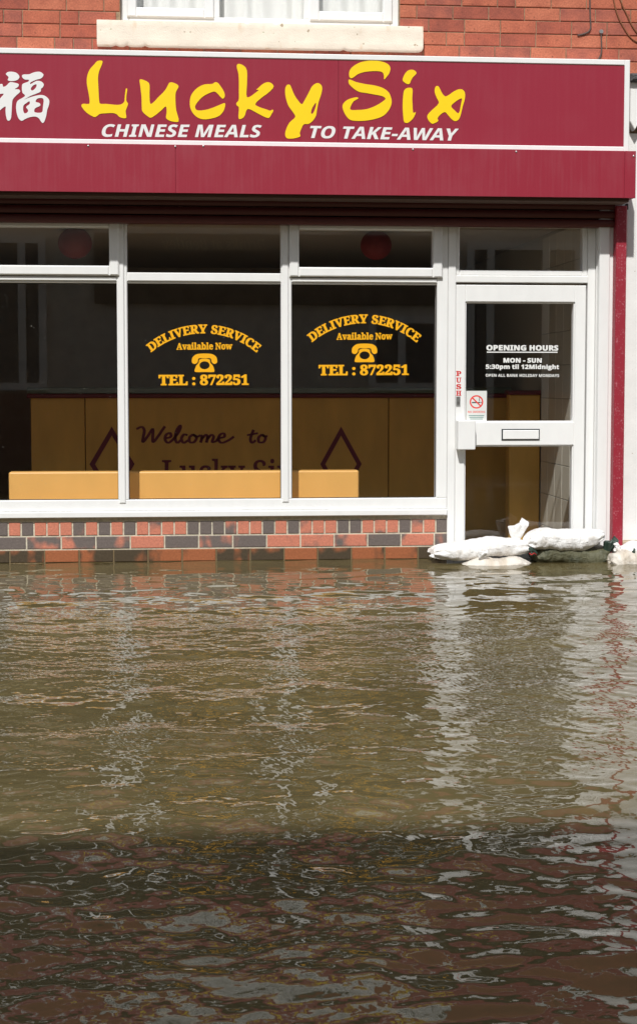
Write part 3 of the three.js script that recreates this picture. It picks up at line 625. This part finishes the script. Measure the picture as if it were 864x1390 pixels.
// ------------------------------------------------------------------ fascia sign
{
  const zS = 0.27, zT = 0.276;
  const sign = thing('fascia_sign', 'maroon fascia sign with yellow brush lettering in a white frame', 'sign', [X(432, zS), yBoxT, zS]);
  const xr = X(853.8, zT, 140), xl = LEFT + 0.05, yt = (Y(64.8, zT, 30) + Y(81.5, zT, 850)) / 2, yb = yBoxT + 0.001, ft = 0.032, seam = X(459, zS, 130);
  part('panel', cbox(xl, seam - 0.0006, yb + 0.01, yt - 0.01, WALL, zS, 0.001), signMaroon, sign);
  part('panel', cbox(seam + 0.0006, xr - 0.01, yb + 0.01, yt - 0.01, WALL, zS, 0.001), signMaroon, sign);
  part('frame_trim', cbox(xl, xr - ft, yt - ft, yt, WALL, zT, 0.004), trimWhite, sign);
  part('frame_trim', cbox(xl, xr - ft, yb, yb + ft * 0.95, WALL, zT, 0.004), trimWhite, sign);
  part('frame_trim', cbox(xr - ft, xr, yb, yt, WALL + 0.002, zT + 0.001, 0.004), trimWhite, sign);
  const D = 0.0025;
  const letter = (pts, ox, oy, k, mat, lab, holes = []) => {
    const s = outline(pts, (x, y) => P(ox + x / k, oy + y / k, zS), holes);
    part('letter', uvm(new THREE.ExtrudeGeometry(s, { depth: D, bevelEnabled: false }).translate(0, 0, zS)), mat, sign, lab);
  };
  letter([[190, 45], [211, 50], [208, 75], [185, 130], [175, 180], [177, 260], [181, 340], [185, 390], [192, 406], [240, 408], [300, 414], [345, 416], [375, 408], [393, 390], [398, 350], [404, 300], [409, 279], [418, 280], [412, 340], [412, 385], [425, 405], [415, 440], [405, 470], [410, 525], [380, 527], [350, 515], [330, 495], [300, 485], [240, 487], [190, 492], [165, 510], [148, 518], [120, 508], [80, 482], [50, 450], [35, 422], [45, 408], [100, 407], [104, 380], [92, 300], [80, 230], [85, 170], [105, 120], [140, 80], [165, 52]], 105, 75, 6.171, yellowVinyl, 'yellow brush letter L');
  letter([[523, 204], [540, 203], [595, 228], [605, 250], [605, 330], [612, 406], [625, 405], [680, 350], [730, 300], [755, 260], [770, 232], [795, 228], [848, 258], [825, 310], [822, 380], [828, 460], [848, 555], [800, 556], [765, 545], [743, 525], [748, 480], [742, 430], [700, 465], [640, 512], [612, 524], [590, 512], [545, 470], [540, 430], [538, 350], [528, 260]], 105, 75, 6.171, yellowVinyl, 'yellow brush letter u');
  letter([[268, 240], [290, 226], [312, 232], [345, 275], [365, 310], [370, 345], [355, 365], [335, 350], [310, 322], [285, 305], [240, 318], [190, 345], [145, 390], [122, 430], [130, 455], [150, 463], [210, 458], [270, 440], [330, 415], [372, 402], [370, 440], [355, 475], [320, 510], [260, 530], [190, 537], [140, 520], [100, 480], [80, 430], [80, 370], [95, 325], [140, 275], [200, 245]], 245, 75, 6.171, yellowVinyl, 'yellow brush letter c');
  letter([[470, 90], [480, 74], [505, 76], [540, 98], [555, 130], [556, 240], [555, 350], [575, 350], [620, 320], [655, 290], [632, 291], [650, 275], [690, 240], [730, 226], [760, 235], [779, 262], [740, 310], [680, 355], [625, 412], [660, 435], [720, 455], [750, 465], [770, 456], [776, 466], [760, 495], [740, 525], [715, 522], [650, 490], [565, 450], [548, 470], [540, 500], [522, 525], [490, 535], [485, 500], [487, 435], [470, 420], [467, 402], [485, 380], [488, 300], [485, 160]], 245, 75, 6.171, yellowVinyl, 'yellow brush letter k');
  letter([[75, 150], [90, 125], [112, 125], [125, 150], [150, 210], [180, 255], [212, 287], [235, 255], [270, 190], [300, 135], [340, 110], [370, 122], [382, 150], [375, 200], [352, 270], [338, 340], [330, 385], [300, 430], [265, 453], [230, 455], [205, 500], [195, 530], [200, 555], [170, 568], [120, 576], [85, 570], [73, 545], [80, 500], [110, 440], [158, 392], [135, 350], [100, 300], [80, 240], [73, 190]], 375, 95, 6.171, yellowVinyl, 'yellow brush letter y', [[[330, 275], [330, 300], [315, 345], [300, 368], [290, 362], [295, 330], [310, 300]]]);
  letter([[135, 160], [160, 120], [230, 75], [310, 56], [400, 54], [470, 68], [520, 95], [535, 130], [525, 175], [500, 210], [475, 237], [472, 200], [460, 170], [420, 157], [350, 157], [280, 165], [220, 185], [170, 220], [150, 225], [135, 210]], 455, 75, 7.2, yellowVinyl, 'upper stroke of the yellow brush letter S');
  letter([[130, 238], [200, 262], [290, 282], [390, 298], [470, 325], [520, 365], [540, 410], [548, 460], [530, 520], [470, 590], [390, 622], [290, 640], [200, 642], [140, 630], [95, 580], [68, 510], [75, 475], [110, 440], [160, 420], [215, 412], [222, 422], [180, 448], [158, 480], [143, 530], [220, 535], [300, 528], [380, 500], [450, 460], [488, 425], [460, 402], [380, 385], [300, 370], [230, 358], [170, 320], [130, 275]], 455, 75, 7.2, yellowVinyl, 'lower stroke of the yellow brush letter S');
  letter([[655, 245], [665, 205], [700, 155], [740, 142], [775, 152], [790, 177], [755, 215], [735, 250], [722, 278], [705, 283], [675, 268]], 455, 75, 7.2, yellowVinyl, 'dot of the yellow brush letter i');
  letter([[670, 345], [690, 325], [720, 318], [748, 325], [748, 420], [752, 500], [760, 565], [782, 555], [765, 605], [735, 640], [700, 662], [672, 655], [660, 590], [655, 480], [660, 400]], 455, 75, 7.2, yellowVinyl, 'stem of the yellow brush letter i');
  letter([[428, 260], [440, 232], [460, 230], [475, 250], [500, 300], [530, 330], [560, 320], [610, 285], [660, 262], [700, 265], [722, 295], [720, 360], [700, 430], [675, 530], [655, 562], [625, 572], [590, 550], [555, 510], [530, 485], [500, 495], [455, 545], [462, 570], [430, 590], [405, 598], [375, 575], [355, 535], [360, 510], [400, 465], [468, 395], [450, 350], [430, 300]], 530, 85, 7.2, yellowVinyl, 'yellow brush letter x', [[[692, 350], [685, 400], [660, 497], [620, 465], [588, 428], [620, 390]]]);
  // the white character
  const w = (pts, holes) => letter(pts, 0, 90, 10.8, whiteVinyl, 'stroke of the white calligraphic character', holes);
  w([[90, 115], [120, 85], [190, 82], [250, 100], [290, 155], [260, 200], [180, 218], [118, 205], [130, 160]]);
  w([[0, 265], [40, 262], [50, 300], [90, 290], [150, 235], [210, 240], [280, 265], [270, 300], [220, 335], [280, 340], [300, 370], [240, 430], [190, 490], [180, 560], [172, 700], [165, 760], [145, 795], [115, 795], [95, 740], [85, 660], [85, 590], [60, 600], [0, 650], [-100, 740], [-110, 690], [-60, 620], [0, 480], [60, 405], [0, 408], [-90, 440], [-120, 390], [-60, 310]]);
  w([[325, 140], [345, 122], [430, 118], [500, 90], [590, 82], [642, 125], [610, 175], [530, 200], [445, 245], [450, 262], [540, 215], [610, 225], [645, 265], [630, 310], [605, 330], [600, 370], [540, 400], [450, 435], [355, 492], [430, 460], [540, 430], [620, 422], [680, 445], [725, 500], [720, 570], [695, 640], [680, 730], [650, 815], [630, 832], [605, 810], [570, 760], [520, 738], [450, 745], [380, 770], [320, 800], [280, 770], [250, 690], [240, 590], [260, 510], [340, 460], [372, 430], [335, 390], [325, 310], [335, 260], [420, 225], [430, 200], [370, 195], [340, 175]],
    [[[535, 264], [540, 290], [500, 345], [470, 355], [455, 335], [480, 290]], [[435, 515], [440, 550], [385, 600], [415, 640], [410, 670], [370, 692], [350, 670], [347, 580], [390, 540]], [[525, 520], [545, 480], [600, 465], [640, 480], [632, 600], [622, 670], [580, 682], [508, 670], [515, 620], [595, 575], [590, 545], [550, 530]]]);
  part('slogan', lettering('CHINESE MEALS', 'sans_bold', 138.5, 185.5, 355.5, 186.4, 16.6, zS, { italic: 0.22, bold: 0.0006, depth: 0.0015 }), whiteVinyl, sign, 'white italic words CHINESE MEALS');
  part('slogan', lettering('TO TAKE-AWAY', 'sans_bold', 420.5, 187.2, 622, 191, 16.2, zS, { italic: 0.22, bold: 0.0006, depth: 0.0015 }), whiteVinyl, sign, 'white italic words TO TAKE-AWAY');
}
// ------------------------------------------------------------------ cables on the upper wall
{
  const zc = WALL + 0.006, cm = std({ color: lin(0.09, 0.06, 0.05), roughness: 0.7 }), cm2 = std({ color: lin(0.22, 0.08, 0.03), roughness: 0.7 });
  const cable = (pts, r, m, label, group) => { const o = new THREE.Mesh(tube(pts.map(([x, y]) => P(x, y, zc)), r, 40), m); o.name = numbered('cable'); o.castShadow = o.receiveShadow = true; o.userData = { label, category: 'cable' }; if (group) o.userData.group = group; scene.add(o); };
  cable([[799.5, -60], [799.8, 0], [800.3, 25], [800.8, 38], [798, 43], [790, 46.5], [783, 48]], 0.005, cm, 'black cable running down the brickwork and bending at its foot');
  cable([[815, 44], [815.5, 60], [815.5, 70], [813, 78], [808, 84], [800, 92]], 0.0045, cm, 'short black cable curling behind the top of the sign');
  cable([[828, -40], [832, 0], [838, 22], [846, 38], [856, 52], [866, 58], [900, 66]], 0.004, cm2, 'brown cable slanting across the bricks below its twin');
  cable([[830, -40], [841, 0], [850, 20], [859, 38], [872, 52], [900, 60]], 0.004, cm2, 'brown cable slanting across the bricks above its twin');
  const o = thing('cable_clip', 'small grey clip at the top of the short cable', 'clip', [X(815, zc, 43), Y(43, zc, 815), WALL]);
  part('clip', uvm(new THREE.CylinderGeometry(0.012, 0.014, 0.014, 12).rotateX(Math.PI / 2).translate(X(815, zc, 43), Y(43, zc, 815), WALL + 0.007)), metal, o);
}
// ------------------------------------------------------------------ inside: bench, counter, lanterns
{
  const zB = -0.2, x0 = X(12, zB, 660), x1 = X(487, zB, 660), yt = (Y(641, zB, 20) + Y(638, zB, 480)) / 2;
  const vinyl = std({ map: tex(512, 256, 2, (u, v) => { const k = 1 + 0.12 * fbm(u * 10, v * 5, 3, 4), sp = fbm(u * 150, v * 75, 7, 2) > 0.42 ? 1.18 : 1; return [0.76 * k * sp, 0.42 * k * sp, 0.12 * k * sp]; }, true), roughness: 0.4 });
  const b = thing('bench', 'yellow padded bench with its back against the shop window', 'bench', [(x0 + x1) / 2, -0.12, zB - 0.2]);
  const xm = X(171, zB, 660);
  part('backrest', uvm(new RoundedBoxGeometry(x1 - x0, 0.5, 0.09, 3, 0.014).translate((x0 + x1) / 2, yt - 0.25, zB - 0.045)), vinyl, b);
  part('seat', uvm(new RoundedBoxGeometry(x1 - x0 - 0.002, 0.1, 0.36, 3, 0.02).translate((x0 + x1) / 2, 0.25, zB - 0.275)), vinyl, b);
  part('plinth', cbox(x0 + 0.02, x1 - 0.02, -0.12, 0.2, zB - 0.42, zB - 0.03, 0.003), std({ color: lin(0.2, 0.12, 0.05) }), b);
}
{
  const z = zCounter, x0 = X(42, z, 600), x1 = X(690, z, 650), yt = Y(540, z, 300), wood = k => std({ map: tex(256, 256, 2, (u, v) => { const q = 1 + 0.25 * fbm(u * 16, v * 5, 3 + k, 4); return [0.72 * q, 0.42 * q, 0.09 * q]; }, true), roughness: 0.45 });
  const c = thing('shop_counter', 'yellow serving counter with purple welcome lettering inside the shop', 'counter', [(x0 + x1) / 2, -0.12, z - 0.3]);
  const seams = [x0, X(116, z, 600), X(527, z, 600), x1];
  for (let i = 0; i < 3; i++) part('front_panel', cbox(seams[i] + 0.003, seams[i + 1] - 0.003, -0.12, yt, z - 0.02, z + (i === 2 ? -0.006 : 0), 0.004), wood(i), c);
  part('carcass', cbox(x0, x1, -0.12, yt - 0.004, z - 0.6, z - 0.022, 0), std({ color: lin(0.12, 0.07, 0.03) }), c);
  part('counter_edge', cbox(x0 - 0.02, x1 + 0.01, yt, yt + 0.03, z - 0.62, z + 0.03, 0.006), std({ color: lin(0.13, 0.012, 0.02), roughness: 0.4 }), c, 'dark maroon edge of the counter');
  part('counter_top', cbox(x0 - 0.02, x1 + 0.01, yt + 0.0305, yt + 0.075, z - 0.62, z + 0.02, 0.006), std({ color: lin(0.08, 0.11, 0.075), roughness: 0.3 }), c, 'dark green counter top');
  const purple = std({ color: lin(0.15, 0.012, 0.035), roughness: 0.5 });
  // painted words
  const map = (x, y) => P(100 + x / 2.16, 550 + y / 2.16, z + 0.002);
  const stroke = (pts, w) => {
    const cur = new THREE.CatmullRomCurve3(pts.map(([x, y]) => map(x, y)), false, 'centripetal'), n = pts.length * 5, ps = cur.getPoints(n), v = [], half = w / 2;
    const L = [], R = [];
    ps.forEach((p, i) => { const t = (ps[Math.min(i + 1, n)].clone().sub(ps[Math.max(i - 1, 0)])).normalize(); const k = half * (0.65 + 0.5 * Math.abs(t.y)); L.push([p.x - t.y * k, p.y + t.x * k, p.z]); R.push([p.x + t.y * k, p.y - t.x * k, p.z]); });
    for (let i = 0; i < n; i++) v.push(...L[i], ...R[i], ...R[i + 1], ...L[i], ...R[i + 1], ...L[i + 1]);
    const g = new THREE.BufferGeometry(); g.setAttribute('position', new THREE.BufferAttribute(new Float32Array(v), 3)); g.computeVertexNormals(); return uvm(g);
  };
  const word = [[[184, 70], [200, 64], [207, 72], [204, 95], [203, 108], [218, 90], [232, 70], [232, 95], [233, 108], [250, 88], [262, 70], [268, 62]], [[268, 98], [285, 92], [283, 82], [272, 86], [268, 100], [276, 110], [290, 102], [312, 70], [313, 60], [304, 70], [298, 100], [304, 110], [314, 103]], [[334, 88], [324, 86], [316, 98], [322, 110], [336, 103]], [[350, 86], [340, 94], [341, 108], [353, 108], [360, 95], [350, 86], [362, 92], [372, 88]], [[372, 88], [376, 92], [372, 110]], [[374, 100], [388, 87], [392, 92], [389, 110]], [[391, 100], [404, 87], [410, 92], [406, 108], [418, 105], [424, 98], [442, 92], [440, 83], [430, 86], [424, 100], [432, 110], [452, 104], [470, 92]], [[527, 72], [518, 100], [522, 110], [534, 103]], [[508, 88], [524, 85], [540, 82]], [[552, 86], [542, 95], [543, 108], [556, 108], [562, 95], [552, 86], [560, 92], [568, 90]]];
  part('lettering', merge(word.map(s => stroke(s, 0.019))), purple, c, 'purple script words Welcome to');
  part('lettering', lettering('Lucky Six', 'serif_regular', 220, 655, 398, 655, 30, z + 0.001, { bold: 0.003 }), purple, c, 'purple serif words below the welcome');
  for (const [cx, hw] of [[152.3, 30.5], [462.5, 28]]) {
    const zz = z + 0.0015, cc = P(cx, 630, zz), a = P(cx + hw, 630, zz).x - cc.x, h = P(cx, 579, zz).y - cc.y;
    const s = new THREE.Shape([[0, h], [a, 0], [0, -h], [-a, 0]].map(([x, y]) => new THREE.Vector2(cc.x + x, cc.y + y)));
    s.holes.push(new THREE.Path([[0, h], [a, 0], [0, -h], [-a, 0]].map(([x, y]) => new THREE.Vector2(cc.x + x * 0.76, cc.y + y * 0.76))));
    part('diamond', uvm(new THREE.ExtrudeGeometry(s, { depth: 0.002, bevelEnabled: false }).translate(0, 0, zz)), purple, c, 'dark red painted diamond outline');
  }
  // partition beside the tiled wall
  const zp = -1.26, q = thing('partition', 'yellow panel partition between the counter and the tiled wall', 'partition', [X(708, zp), -0.12, zp - 0.05]);
  part('panel', cbox(X(690, zp, 650), xSide - 0.01, -0.12, Y(536, zp, 700), zp - 0.1, zp, 0.006), wood(5), q);
  part('rail', cbox(X(688, zp, 650), xSide - 0.01, Y(536, zp, 700) + 0.0005, Y(530, zp, 700), zp - 0.12, zp + 0.015, 0.006), std({ color: lin(0.13, 0.012, 0.02), roughness: 0.4 }), q);
}
{
  const zl = -1.1, red = new THREE.MeshPhysicalMaterial({ color: lin(0.2, 0.010, 0.010), roughness: 0.7 });
  for (const [px, py, r, lab] of [[102, 330, 23, 'round red paper lantern behind the casement nearest the white character'], [510, 333, 21, 'round red paper lantern behind the casement next to the door']]) {
    const c = P(px, py, zl), R = P(px + r, py, zl).x - c.x;
    const l = thing('paper_lantern', lab, 'lantern', [c.x, c.y - R, zl], 'paper lanterns hanging in the shop');
    const pts = []; for (let i = 0; i <= 32; i++) { const t = -Math.PI / 2 + Math.PI * i / 32; pts.push(new THREE.Vector2(Math.max(0.02, R * Math.cos(t)) * (1 + 0.012 * (i % 2)), R * 0.93 * Math.sin(t))); }
    part('shade', new THREE.LatheGeometry(pts, 32).translate(c.x, c.y, zl), red, l);
    part('cap', new THREE.CylinderGeometry(0.022, 0.022, 0.02, 16).translate(c.x, c.y + R * 0.93, zl), rubber, l);
    part('cord', new THREE.CylinderGeometry(0.002, 0.002, yLintel + 0.02 - c.y - R * 0.93, 6).translate(c.x, (yLintel + 0.02 + c.y + R * 0.93) / 2, zl), rubber, l);
  }
}
// ------------------------------------------------------------------ sandbags
{
  const weave = tex(256, 256, 0.06, (u, v) => 0.5 + 0.25 * Math.sin(u * 16 * Math.PI * 2) * Math.sin(v * 16 * Math.PI * 2) + 0.2 * fbm(u * 12, v * 12, 2, 3));
  const bagTex = (a, b, z) => tex(256, 256, 0.5, (u, v) => mixc(a, b, smooth(-0.1, 0.5, fbm(u * 7, v * 7, z, 5))), true);
  const crease = tex(512, 512, 0.35, (u, v) => { const a = 1 - Math.abs(fbm(u * 9, v * 5, 4, 4)) * 3.2, b = 1 - Math.abs(fbm(u * 5 + 3, v * 13, 9, 3)) * 3.6; return 0.5 * clamp(a) + 0.35 * clamp(b) + 0.12 * Math.sin(u * 460) * Math.sin(v * 460); });
  const white = std({ map: bagTex([0.84, 0.82, 0.80], [0.66, 0.61, 0.54], 3), roughness: 0.6, bumpMap: crease, bumpScale: 0.005 });
  const wet = std({ map: bagTex([0.74, 0.68, 0.60], [0.58, 0.50, 0.40], 8), roughness: 0.3, bumpMap: crease, bumpScale: 0.006 });
  const olive = std({ map: bagTex([0.11, 0.105, 0.055], [0.065, 0.07, 0.04], 12), roughness: 0.5, bumpMap: crease, bumpScale: 0.006 });
  const green = std({ map: bagTex([0.03, 0.055, 0.04], [0.015, 0.03, 0.022], 15), roughness: 0.35, side: THREE.DoubleSide });
  function bagGeo(len, h, d, sd, { sag = 0.02, taper = [1, 1], lean = 0 } = {}) {
    const nu = 72, nv = 36, v = [], id = [];
    for (let i = 0; i <= nu; i++) {
      const s = i / nu * 2 - 1, end = s < 0 ? taper[0] : taper[1];
      const env = Math.pow(Math.max(0, 1 - Math.pow(Math.abs(s), 5)), 0.45) * lerp(1, end, smooth(0.2, 1, Math.abs(s)));
      for (let j = 0; j <= nv; j++) {
        const t = j / nv * Math.PI * 2, c = Math.cos(t), q = Math.sin(t);
        let y = Math.sign(q) * Math.pow(Math.abs(q), 0.72) * h / 2 * env, z = Math.sign(c) * Math.pow(Math.abs(c), 0.72) * d / 2 * lerp(0.5, 1, env);
        if (i === 0 || i === nu) { y *= 0.2; }
        const k = noise(s * len * 14 + sd, c * 1.6, q * 1.6 + sd) * 0.0045 + noise(s * len * 34 + sd, c * 3, q * 3) * 0.0018;
        const pinch = smooth(0.6, 1, Math.abs(s)) * 0.007 * Math.sin(t * 9 + sd + 3 * noise(s * 5, sd));
        const m = 1 + (k + pinch) / (h * 0.5);
        const x = s * len / 2 + noise(c * 1.4 + sd, q * 1.4, 4.2) * 0.02 * Math.abs(s);
        v.push(x, y * m - sag * (1 - s * s) * 0 + sag * noise(s * 1.3, sd, 1.1) * 2 + lean * s, z * m);
      }
    }
    for (let i = 0; i < nu; i++) for (let j = 0; j < nv; j++) { const a = i * (nv + 1) + j, b = a + nv + 1; id.push(a, a + 1, b, b, a + 1, b + 1); }
    const g = new THREE.BufferGeometry();
    g.setAttribute('position', new THREE.BufferAttribute(new Float32Array(v), 3)); g.setIndex(id); g.computeVertexNormals();
    const p = g.attributes.position, uv = []; for (let i = 0; i < p.count; i++) uv.push(p.getX(i), p.getY(i) + p.getZ(i));
    g.setAttribute('uv', new THREE.BufferAttribute(new Float32Array(uv), 2));
    return g;
  }
  // gathered, tied neck of a bag: flares out in folds
  function neckGeo(h, r, sd, flat = 0.5) {
    const nu = 22, nv = 60, v = [], id = [];
    for (let i = 0; i <= nu; i++) for (let j = 0; j <= nv; j++) {
      const s = i / nu, t = j / nv * Math.PI * 2;
      const fold = 1 + 0.13 * Math.sin(t * 6 + sd) * s + 0.09 * Math.sin(t * 13 + sd * 2) * s + 0.14 * noise(Math.cos(t) * 1.5 + sd, Math.sin(t) * 1.5, s * 2);
      const rad = r * (0.34 + 0.66 * Math.pow(s, 0.75)) * fold;
      const top = s > 0.85 ? (s - 0.85) / 0.15 : 0, rd = rad * (1 - 0.9 * top);
      v.push(rd * Math.cos(t), h * (s * (1 + 0.24 * Math.cos(t)) + 0.16 * noise(Math.cos(t) * 2 + sd, Math.sin(t) * 2, 3) * s), rd * flat * Math.sin(t));
    }
    for (let i = 0; i < nu; i++) for (let j = 0; j < nv; j++) { const a = i * (nv + 1) + j, b = a + nv + 1; id.push(a, b, a + 1, b, b + 1, a + 1); }
    const g = new THREE.BufferGeometry();
    g.setAttribute('position', new THREE.BufferAttribute(new Float32Array(v), 3)); g.setIndex(id); g.computeVertexNormals();
    const p = g.attributes.position, uv = []; for (let i = 0; i < p.count; i++) uv.push(p.getX(i), p.getY(i));
    g.setAttribute('uv', new THREE.BufferAttribute(new Float32Array(uv), 2));
    return g;
  }
  function sandbag(label, px0, px1, pyT, pyB, z, d, sd, mat, opt = {}) {
    const zf = z + d / 2 * 0.6, a = P(px0, (pyT + pyB) / 2, zf), b = P(px1, (pyT + pyB) / 2, zf), t = P((px0 + px1) / 2, pyT, zf).y, u = P((px0 + px1) / 2, pyB, zf).y;
    const o = thing('sandbag', label, 'sandbag', [(a.x + b.x) / 2, u, z], 'sandbags stacked against the door');
    const g = bagGeo(b.x - a.x, t - u, d, sd, opt); if (opt.rot) g.rotateZ(opt.rot); g.translate((a.x + b.x) / 2, (t + u) / 2, z);
    part('sack', g, mat, o);
    return o;
  }
  const A = sandbag('white sandbag lying between the brick wall and the next white bag, at the waterline', 586, 721, 734, 760, 0.17, 0.26, 2.3, white, { taper: [0.85, 0.9], lean: 0.018 });
  const B = sandbag('plump white sandbag lying on top of the olive bag', 716, 821, 718.5, 748.5, 0.19, 0.25, 6.1, white, { taper: [0.9, 0.75], rot: 0.05 });
  const C = sandbag('wet olive green sandbag under the plump white one', 724, 828, 739, 772, 0.16, 0.26, 9.7, olive, { taper: [0.8, 1] });
  const E = sandbag('half sunken white sandbag in front of the lying white bag', 622, 724, 755, 790, 0.29, 0.2, 13.4, wet, { taper: [0.5, 0.5] });
  const G = sandbag('white sandbag against the white pilaster beyond the maroon rail', 835, 905, 737, 757, 0.2, 0.2, 21.8, white, { taper: [0.6, 1] });
  const Hh = sandbag('pinkish wet sandbag low beside the maroon rail', 829, 880, 749, 778, 0.32, 0.16, 27.1, wet, {});
  const neck = (o, px, py, z, h, r, sd, mat, rz, flat, label) => { const p = P(px, py, z); part('tied_neck', neckGeo(h, r, sd, flat).rotateZ(rz).translate(p.x, p.y, z), mat, o, label); };
  neck(B, 699, 732, 0.14, 0.105, 0.066, 3.2, white, -0.22, 0.38, 'upright gathered white neck of the bag');
  neck(A, 590, 752, 0.24, 0.03, 0.02, 4.1, white, 2.4, 0.8);
  neck(E, 650, 757, 0.36, 0.05, 0.028, 5.9, white, -0.7, 0.8);
  neck(C, 823, 750, 0.24, 0.085, 0.045, 8.8, green, -0.35, 0.8, 'dark green gathered neck');
  neck(C, 728, 752, 0.28, 0.05, 0.03, 1.8, green, 1.2, 0.8);
  neck(G, 842, 748, 0.28, 0.05, 0.03, 9.9, white, 0.9, 0.8);
  neck(G, 860, 752, 0.31, 0.028, 0.012, 2.9, green, 0.2, 0.8);
  // red tie
  part('tie', tube([P(718, 751, 0.3), P(721, 753, 0.31), P(724, 751, 0.31), P(727, 753, 0.3)], 0.004, 16, 6), std({ color: lin(0.35, 0.02, 0.02) }), C);
}
// ------------------------------------------------------------------ the shop across the street, behind the camera: it shades the near water and shows in the glass
{
  const zO = 11.0, top = 6.8, o = thing('opposite_shop', 'brick shop across the flooded street, seen mirrored in the glass', 'building', [1, -0.55, zO]);
  const M = (px, py) => { const p = P(px, py, -zO); p.z = zO; return p; };   // a reflection in the shop glass, traced back
  const wallM = std({ map: brickTex([0.66, 0.60, 0.48], [0.5, 0.44, 0.34], 50, 0.3), roughness: 0.9 });
  part('wall', uvm(new THREE.BoxGeometry(40, top + 0.55, 0.3).translate(1, (top - 0.55) / 2, zO + 0.16)), wallM, o);
  part('dado', uvm(new THREE.BoxGeometry(40, 1.5, 0.06).translate(1, 0.2, zO - 0.02)), std({ map: brickTex([0.16, 0.05, 0.035], [0.1, 0.035, 0.025], 60, 0.3), roughness: 0.9 }), o, 'dark brick lower wall of the shop across the street');
  part('roof', uvm(new THREE.BoxGeometry(40.4, 0.14, 6).rotateX(-0.6).translate(1, top + 1.6, zO + 2.35)), std({ color: lin(0.08, 0.08, 0.085) }), o);
  const s0 = M(128, 412), s1 = M(600, 320);
  const dark = std({ color: lin(0.05, 0.04, 0.03), roughness: 0.5 }), cream = std({ color: lin(0.75, 0.72, 0.62), roughness: 0.5 });
  const f = part('fascia', cbox(s0.x, s1.x, s0.y, s1.y, 0, 0.08, 0.01).rotateY(Math.PI).translate(s0.x + s1.x, 0, zO), dark, o);
  const fw = s1.x - s0.x;
  const tg = g => { g.computeBoundingBox(); return g; };
  const say = (str, f2, xa, xb, yb, cap) => { const a = M(xa, yb), b = M(xb, yb), H = M(xa, yb - cap).y - a.y; const g = tg(textGeo(font[f2].generateShapes(str, 1), 0)); const q = g.boundingBox; g.translate(-(q.min.x + q.max.x) / 2, 0, 0).scale((b.x - a.x) / (q.max.x - q.min.x), H / 0.74, 1); const pp = g.attributes.position; for (let i = 0; i < pp.count; i++) pp.setX(i, pp.getX(i) + 0.2 * pp.getY(i)); return uvm(g.rotateY(Math.PI).translate((a.x + b.x) / 2, a.y, zO - 0.0815)); };
  part('lettering', say('Drinks at Bentley', 'serif_regular', 222, 362, 338, 11), std({ color: lin(0.6, 0.5, 0.28) }), f, 'gold words on the fascia across the street');
  // shop windows below and sash windows above
  const wood = (x0, x1, y0, y1, bars) => {
    const fr = part('window', merge([[x0, x0 + 0.1, y0, y1], [x1 - 0.1, x1, y0, y1], [x0 + 0.1, x1 - 0.1, y0, y0 + 0.1], [x0 + 0.1, x1 - 0.1, y1 - 0.1, y1], ...bars.map(b => [b - 0.05, b + 0.05, y0 + 0.1, y1 - 0.1])].map(([a, b, c, d]) => uvm(new THREE.BoxGeometry(b - a, d - c, 0.12).translate((a + b) / 2, (c + d) / 2, zO - 0.03)))), cream, o);
    part('pane', uvm(new THREE.BoxGeometry(x1 - x0 - 0.2, y1 - y0 - 0.2, 0.02).translate((x0 + x1) / 2, (y0 + y1) / 2, zO - 0.012)), std({ color: lin(0.02, 0.022, 0.024), roughness: 0.05 }), fr);
  };
  const a = M(-60, 530), b = M(62, 320);
  wood(a.x, b.x, a.y, b.y, [M(30, 400).x]);
  const c = M(440, 530), d = M(598, 345); wood(c.x + 0.6, d.x, c.y, s0.y - 0.15, [M(545, 400).x]);
  const e = M(632, 600), g2 = M(790, 330); wood(e.x, g2.x, e.y, g2.y, [M(665, 400).x, M(740, 400).x]);
  for (const x of [-2.5, 0.4, 3.3, 6.2]) wood(x, x + 1.2, 4.0, 5.7, [x + 0.6]);
}
renderer.render(scene, camera);
